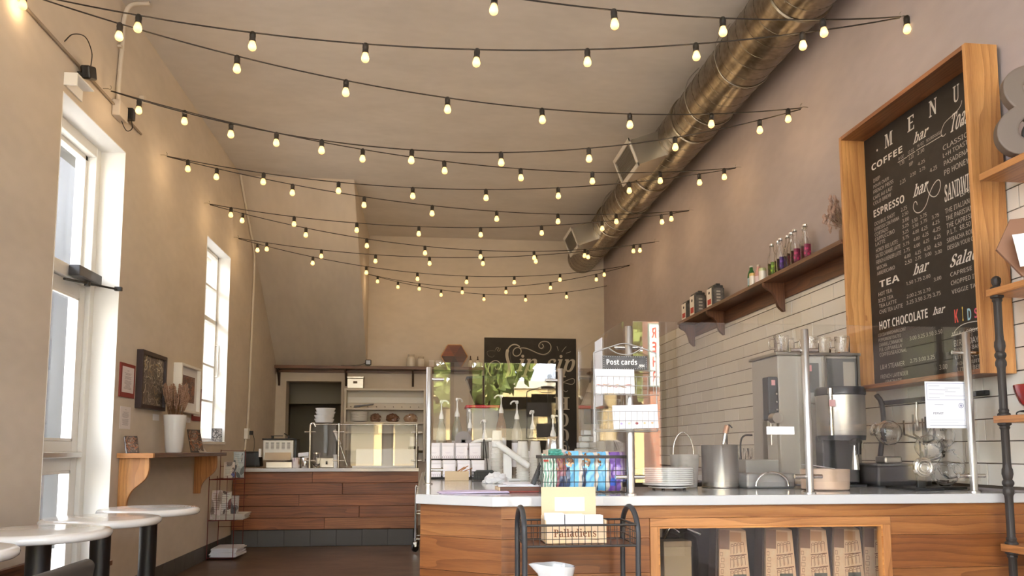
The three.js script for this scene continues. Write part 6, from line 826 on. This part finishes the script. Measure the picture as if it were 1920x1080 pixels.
// ---------------------------------------------------------------- machines and glass along the tiled wall
{
  const Y = TOP + 0.001;
  const m = thing('brewing_machine', 'tall grey hot-drinks machine with framed front behind the middle guard post', 'machine', [2.23, Y, -4.36]);
  const gm = std(lin(0.40, 0.355, 0.30), 0.45, 0.1), dm = std(lin(0.17, 0.165, 0.16), 0.4, 0.3);
  part('body', span(-0.24, 0.25, 0.03, 0.735, -0.22, 0.14, 0.008), gm, m); part('top', span(-0.255, 0.26, 0.735, 0.752, -0.23, 0.155, 0.003), M.galv, m);
  part('front_panel', span(-0.1, 0.02, 0.46, 0.725, 0.14, 0.15, 0.003), std(lin(0.50, 0.48, 0.44), 0.45, 0.2), m); part('screen', span(-0.075, -0.0, 0.52, 0.69, 0.15, 0.154), dm, m); part('right_panel', span(0.055, 0.235, 0.4, 0.72, 0.14, 0.149, 0.003), dm, m); part('trim_strip', [span(0.035, 0.045, 0.3, 0.735, 0.14, 0.155), span(0.237, 0.25, 0.2, 0.735, 0.14, 0.155)], M.galv, m); part('vent_screen', span(0.15, 0.22, 0.45, 0.7, 0.149, 0.152), gm, m);
  for (const sx of [-0.2, 0.2]) part('foot', cyl(0.02, 0.02, 0.03, sx, 0, 0.08, 12), M.black, m);
  part('pink_note', [box(0.03, 0.035, 0.002, -0.06, 0.66, 0.157)], std(lin(0.7, 0.35, 0.35), 0.8), m);
  const tp = thing('tap_block', 'black dispensing tap block at the left side of the grey machine', 'tap', [1.955, Y, -4.25]); part('body', span(-0.03, 0.03, 0.36, 0.61, -0.04, 0.04, 0.008), M.charcoal, tp); part('nozzle', [RX(cyl(0.03, 0.03, 0.06, 0, 0, 0, 20), PI / 2).translate(-0.03, 0.37, 0.09), rod(V(-0.02, 0.36, 0.04), V(-0.02, 0.22, 0.04), 0.008, 8)], M.galv, tp); part('button', [0, 1, 2].map((k) => RX(cyl(0.006, 0.006, 0.01, 0, 0, 0, 10), PI / 2).translate(0.012, 0.42 + k * 0.045, 0.046)), M.steel, tp); part('stand', span(-0.025, 0.035, 0, 0.36, -0.06, 0.0), M.galv, tp); part('pink_tag', box(0.022, 0.03, 0.002, 0.0, 0.575, 0.042), std(lin(0.7, 0.35, 0.35), 0.8), tp);
  const mugG = lathe([[0.0001, 0.006], [0.036, 0], [0.041, 0.006], [0.042, 0.105], [0.0395, 0.106], [0.037, 0.012], [0.0001, 0.014]], 28), hG = tube([V(-0.04, 0.085, 0), V(-0.07, 0.08, 0), V(-0.072, 0.035, 0), V(-0.04, 0.025, 0)], 0.006, 20, 8);
  [[2.045, -4.28, 'leftmost'], [2.13, -4.38, 'second from the left'], [2.24, -4.3, 'third from the left'], [2.33, -4.33, 'fourth from the left'], [2.42, -4.28, 'rightmost']].forEach(([x, z, w]) => { const g = thing('glass_mug', `clear glass mug on top of the grey machine, ${w} of five`, 'mug', [x, Y + 0.7525, z], 0, 'glass mugs on the grey machine'); part('glass', mugG, M.solidGlass, g); part('handle', hG, M.solidGlass, g); });
  // insulated dispenser
  const a = thing('drink_dispenser', 'stainless drink dispenser with black lid and base right of the middle post', 'dispenser', [2.225, Y, -3.98]);
  part('body', lathe([[0.0001, 0.27], [0.122, 0.27], [0.125, 0.28], [0.125, 0.485], [0.118, 0.49], [0.0001, 0.49]], 48), M.brushed, a); part('lid', lathe([[0.124, 0.485], [0.13, 0.49], [0.13, 0.515], [0.12, 0.53], [0.0001, 0.535]], 48), M.charcoal, a);
  part('base', [lathe([[0.0001, 0.0], [0.115, 0], [0.118, 0.01], [0.118, 0.012], [0.0001, 0.012]], 40), span(-0.1, 0.11, 0.012, 0.27, -0.1, -0.02, 0.01), lathe([[0.0001, 0.245], [0.12, 0.245], [0.124, 0.27], [0.0001, 0.27]], 48)], M.charcoal, a); part('spout', [RX(cyl(0.018, 0.018, 0.07, 0, 0, 0, 16), PI / 2).translate(0, 0.235, 0.1), cyl(0.012, 0.014, 0.06, 0, 0.17, 0.165, 14)], M.black, a); part('sight_tube', [cyl(0.012, 0.012, 0.22, -0.1, 0.27, 0.085, 14), cyl(0.018, 0.016, 0.03, -0.1, 0.49, 0.085, 14)], M.steel, a); part('pink_note', box(0.034, 0.036, 0.002, -0.1, 0.44, 0.1), std(lin(0.72, 0.42, 0.42), 0.8), a);
  part('drip_bag', RX(cyl(0.022, 0.008, 0.14, 0.0, 0.09, 0, 10), 0).translate(0.005, 0.0, 0.12).scale(1, 1, 1), M.steel, a);
  const k = thing('copper_tin', 'pale copper coloured tub in front of the drink dispenser', 'tub', [1.93, Y, -3.62]); part('tub', lathe([[0.0001, 0.003], [0.1, 0], [0.11, 0.006], [0.115, 0.1], [0.111, 0.1], [0.104, 0.01], [0.0001, 0.01]], 36), std(lin(0.55, 0.40, 0.30), 0.4, 0.2), k); part('paper', RZ(box(0.12, 0.002, 0.1, -0.06, 0.105, 0.02), -0.15), M.paper, k);
  // low grey bin with hooped handle, espresso tray
  const b = thing('grey_tray', 'low grey steel tray with a hooped chrome handle beside the steel pot', 'tray', [1.76, Y, -3.86]); part('tray', [span(-0.16, 0.1, 0, 0.075, -0.12, 0.08, 0.012)], std(lin(0.32, 0.32, 0.32), 0.4, 0.5), b); const hp = []; for (let i = 0; i <= 12; i++) { const t = PI * i / 12; hp.push(V(-0.035 - 0.085 * Math.cos(t), 0.012 + 0.068 * Math.sin(t), 0.1)); } part('handle', tube(hp, 0.006, 40, 8), M.chrome, b);
  const gb = thing('grey_box', 'matt grey box with a small white label behind the grey tray', 'box', [1.83, Y, -4.12]); part('box', span(-0.11, 0.08, 0, 0.14, -0.1, 0.05, 0.006), std(lin(0.30, 0.29, 0.27), 0.6), gb); part('label', box(0.045, 0.016, 0.002, -0.02, 0.06, 0.052), M.paper, gb);
  // glass tumblers on a low rack by the wall
  const rk = thing('glass_rack', 'low wire rack carrying clear tumblers by the tiled wall', 'rack', [2.14, Y, -5.0]); for (const y of [0.02, 0.118]) part('tier', [span(-0.13, 0.2, y - 0.004, y, -0.13, 0.13)], M.galv, rk); for (const sx of [-0.13, 0.2]) for (const sz of [-0.13, 0.13]) part('leg', cyl(0.004, 0.004, 0.16, sx, 0, sz, 8), M.galv, rk); part('hook', tube([V(-0.1, 0.118, 0.1), V(-0.1, 0.24, 0.1), V(-0.075, 0.285, 0.1), V(-0.02, 0.29, 0.1)], 0.006, 24, 8), M.iron, rk);
  const tg = lathe([[0.0001, 0.006], [0.026, 0], [0.029, 0.006], [0.033, 0.085], [0.0305, 0.085], [0.026, 0.012], [0.0001, 0.012]], 20), col = ['first', 'second', 'third', 'fourth'], rw = ['front', 'back'];
  for (const [y, nm] of [[0.021, 'lower'], [0.119, 'upper']]) for (let r = 0; r < 2; r++) for (let c = 0; c < 4; c++) { const g = solo('tumbler', `clear ribbed tumbler, ${col[c]} from the left in the ${rw[r]} row of the ${nm} tier`, 'glass', tg, M.solidGlass, 'clear tumblers on the wire rack'); g.position.set(2.05 + c * 0.076, Y + y, -4.92 - r * 0.1); }
  // tree of clear carafes
  const st = thing('drying_stand', 'black iron drying stand with pegs for glass flasks', 'stand', [2.48, Y, -3.66]); part('stem', rod(V(0, 0, 0), V(0.02, 0.36, 0), 0.008, 10), M.iron, st); part('base', [span(-0.16, 0.16, 0, 0.012, -0.09, 0.09, 0.004)], M.black, st);
  for (const [x, y, h] of [[-0.12, 0.27, 0.07], [-0.07, 0.27, 0.1], [-0.02, 0.25, 0.1], [-0.04, 0.14, 0.1], [0.08, 0.16, 0.09], [0.04, 0.25, 0.09]]) part('peg', [rod(V(0, y - 0.03, 0), V(x, y, 0.03), 0.005, 8), rod(V(x, y, 0.03), V(x + 0.0, y + h, 0.03), 0.0045, 8)], M.iron, st);
  const flask = lathe([[0.0001, 0], [0.03, 0.003], [0.052, 0.022], [0.062, 0.055], [0.055, 0.088], [0.035, 0.11], [0.025, 0.125], [0.029, 0.14], [0.027, 0.141], [0.0225, 0.126], [0.0325, 0.108], [0.0525, 0.087], [0.0595, 0.055], [0.05, 0.024], [0.029, 0.0055], [0.0001, 0.003]], 32), thick = new THREE.MeshPhysicalMaterial({ color: 0xffffff, roughness: 0.0, transmission: 1, thickness: 0.01, ior: 1.35 });
  [[-0.16, 0.235, 0.05, 1.35, 'at the upper left, lying on its side'], [-0.08, 0.175, 0.07, -1.5, 'in the middle left, lying on its side'], [0.07, 0.175, 0.06, 0.25, 'at the upper right, upright and round'], [0.0, 0.03, 0.07, -1.3, 'at the lower middle beside the steel dial'], [0.105, 0.025, 0.07, 0.2, 'at the lower right']].forEach(([x, y, z, rz, l]) => { const f = thing('glass_flask', `clear glass flask on the drying stand, ${l}`, 'flask', [2.48 + x, Y + y + 0.03, -3.66 + z], 0, 'glass flasks on the drying stand'); f.rotation.z = rz; part('bulb', flask, thick, f); part('collar', T(RX(new THREE.TorusGeometry(0.03, 0.004, 8, 24), PI / 2), 0, 0.135, 0), thick, f); });
  const d = thing('dial_timer', 'round steel dial standing before the glass flasks', 'dial', [2.375, Y, -3.52]); part('face', [RX(lathe([[0.0001, 0.01], [0.03, 0.008], [0.04, 0.014], [0.047, 0.01], [0.047, -0.01], [0.0001, -0.012]], 36), PI / 2).translate(0, 0.11, 0)], M.steel, d); part('rings', [new THREE.TorusGeometry(0.034, 0.003, 8, 32).translate(0, 0.11, 0.014), new THREE.TorusGeometry(0.02, 0.003, 8, 32).translate(0, 0.11, 0.013)], M.chrome, d); part('stand', [span(-0.02, 0.02, 0, 0.08, -0.03, -0.012, 0.004), span(-0.07, 0.08, 0, 0.012, -0.06, 0.04, 0.004), cyl(0.008, 0.008, 0.03, 0, 0.155, -0.004, 10)], M.black, d);
  const es = thing('espresso_grinder', 'low dark machine with a curved black hose in front of the tiles', 'machine', [2.42, Y, -4.02]); part('body', span(-0.07, 0.24, 0, 0.11, -0.2, 0.16, 0.015), M.charcoal, es); part('tray', span(-0.07, 0.24, 0.11, 0.12, -0.2, 0.16, 0.003), dm, es); part('hose', tube([V(0.07, 0.5, -0.05), V(0.1, 0.45, -0.05), V(0.1, 0.33, -0.04), V(0.07, 0.22, -0.02), V(0.04, 0.12, 0)], 0.014, 40, 10), M.black, es); part('knock_box', [span(0.0, 0.1, 0.12, 0.16, 0.02, 0.12, 0.012)], M.galv, es);
  const ut = thing('utensil_rail', 'dark bracket with hanging steel handles on the tiles below the menu board', 'rail', [2.735, Y, -4.0]); part('rail', [span(-0.03, -0.003, 0.46, 0.485, -0.35, 0.5, 0.003)], M.blackMatte, ut); for (const z of [-0.05, 0.16]) part('handle', tube([V(-0.02, 0.46, z), V(-0.025, 0.38, z), V(-0.02, 0.33, z), V(-0.03, 0.30, z + 0.01)], 0.008, 20, 8), M.galv, ut); part('strap', span(-0.03, -0.012, 0.33, 0.46, 0.14, 0.175, 0.003), M.blackMatte, ut);
}
// ---------------------------------------------------------------- outside, seen through the left windows and mirrored in the glass guards
{
  struct('ground', span(-60, 60, -0.5, -0.22, -60, 60), std(lin(0.46, 0.44, 0.41), 0.9));
  const al = structGroup('wall_alley'), gd = std(lin(0.045, 0.047, 0.052), 0.85), gl = std(lin(0.11, 0.118, 0.135), 0.8), dk = std(lin(0.03, 0.031, 0.033), 0.8);
  part('facade', span(-7.3, -7.0, -0.3, 4.3, -40, -0.5), gl, al);
  for (let k = 0; k < 14; k++) part('cladding', span(-7.0, -6.985, -0.2, 4.3, -24 + k * 1.65, -24 + k * 1.65 + 1.6, 0.004), k % 2 ? gl : gd, al);
  part('gable', span(-7.3, -7.0, 4.3, 6.3, -16.1, -15.35), gd, al); part('gable_trim', span(-7.0, -6.95, 4.3, 6.1, -15.78, -15.68), M.white, al); part('pier', span(-5.4, -5.0, -0.3, 7.5, -12.3, -11.45), gd, al); part('pier', span(-5.6, -5.2, -0.3, 7.5, -22, -20.6), gl, al);
  struct('trim_4', span(-4.2, -2.62, 4.46, 4.6, -16, -1), dk);
  const bs = structGroup('trim_3'); for (let k = 0; k < 5; k++) part('brick', span(XL - 0.44, XL - 0.33, 2.3, 2.37, DOOR.z0 + 0.02 + k * 0.2, DOOR.z0 + 0.2 + k * 0.2, 0.006), std(lin(0.33, 0.15, 0.09), 0.9), bs);
  // across the street
  const st = structGroup('wall_street'); part('facade', span(-14, 14, -0.3, 3.6, 22, 22.4), std(lin(0.72, 0.52, 0.24), 0.85), st); part('parapet', span(-14, 14, 3.6, 3.9, 21.9, 22.4), std(lin(0.7, 0.62, 0.45), 0.8), st);
  for (const x of [-11, -7.5, -4, -0.5, 3, 6.5, 10]) { part('shopfront_window', span(x - 1.2, x + 1.2, 0.4, 2.7, 21.9, 22.0), std(lin(0.20, 0.17, 0.11), 0.3), st); part('awning', extrude(shapeOf([[0, 0], [0, 0.5], [-1.1, 0]]), 2.7).applyMatrix4(new THREE.Matrix4().set(0, 0, 1, x - 1.35, 0, 1, 0, 2.75, 1, 0, 0, 21.95, 0, 0, 0, 1)), std(lin(0.68, 0.42, 0.12), 0.8), st); }
  const leafM = std(lin(0.30, 0.36, 0.09), 0.8, 0, { side: THREE.DoubleSide }), bark = std(lin(0.12, 0.085, 0.06), 0.9), leaf = new THREE.PlaneGeometry(0.26, 0.34);
  const tree = (x, z, h, R, seed, l) => {
    const r = rng(seed), t = thing('street_tree', l, 'tree', [x, -0.22, z]);
    part('trunk', [rod(V(0, 0, 0), V(0.1, h * 0.6, 0), 0.13, 10), rod(V(0.1, h * 0.55, 0), V(0.8, h * 0.85, 0.3), 0.06, 8), rod(V(0.1, h * 0.5, 0), V(-0.7, h * 0.8, -0.2), 0.06, 8)], bark, t);
    const m = new THREE.InstancedMesh(leaf, leafM, 900), o = new THREE.Object3D(); m.name = 'foliage'; m.userData.kind = 'stuff'; m.castShadow = m.receiveShadow = true;
    for (let k = 0; k < 900; k++) { const a = r() * 2 * PI, e = Math.acos(2 * r() - 1), q = R * Math.cbrt(0.25 + 0.75 * r()); o.position.set(q * Math.sin(e) * Math.cos(a), h * 0.85 + q * Math.cos(e) * 0.75, q * Math.sin(e) * Math.sin(a)); o.rotation.set(r() * 6, r() * 6, r() * 6); o.scale.setScalar(0.7 + r() * 0.8); o.updateMatrix(); m.setMatrixAt(k, o.matrix); }
    t.add(m);
  };
  tree(-5.0, 10, 4.4, 2.0, 1, 'leafy street tree outside, mirrored at the left of the rear glass guard');
  tree(0.8, 13, 4.8, 2.2, 2, 'leafy street tree outside, mirrored in the middle of the rear glass guard');
  tree(6.5, 12, 4.6, 2.1, 3, 'leafy street tree outside, mirrored in the front glass guard');
  tree(-12, 12, 4.6, 2.1, 4, 'leafy street tree outside, mirrored in the small glass guard at the back');
  // brick pier with an upright lettered sign by the pavement, mirrored at the left end of the front guard
  const bt = dataTex(128, 128, (u, v) => { const row = Math.floor(v * 16), q = (u * 6 + (row % 2) * 0.5) % 1, e = (v * 16) % 1; return e < 0.12 || q < 0.06 ? [150, 130, 112] : mix([150, 92, 66], [182, 122, 92], 0.5 + 0.5 * loop2(u, v, 4, 9)); }); bt.repeat.set(1, 1);
  const pi = structGroup('wall_pier'); part('pier', uvm(span(3.42, 3.76, -0.25, 3.3, 5.0, 5.3), 'x'), std(0xffffff, 0.9, 0, { map: bt }), pi); part('capstone', span(3.38, 3.8, 3.3, 3.38, 4.96, 5.34, 0.01), std(lin(0.6, 0.55, 0.48), 0.8), pi);
  const st2 = chalkCanvas(128, 512, (g) => { g.fillStyle = '#b9382c'; ['R', 'E', 'H', 'R'].forEach((c, i) => fitText(g, c, 26, 112 + i * 122, 76, 88, 'bold #px sans-serif')); }, '#e8dfce');
  const sg = thing('upright_sign', 'upright street sign with red letters on a brick pier, mirrored in the front guard', 'sign', [3.5, 2.1, 4.93]); part('board', span(-0.09, 0.09, 0, 1.0, -0.02, 0.05, 0.006), std(lin(0.18, 0.28, 0.22), 0.6), sg); part('lettering', RY(new THREE.PlaneGeometry(0.15, 0.96), PI).translate(0.0, 0.5, -0.0215), boardMat(st2), sg);
}
renderer.render(scene, camera);
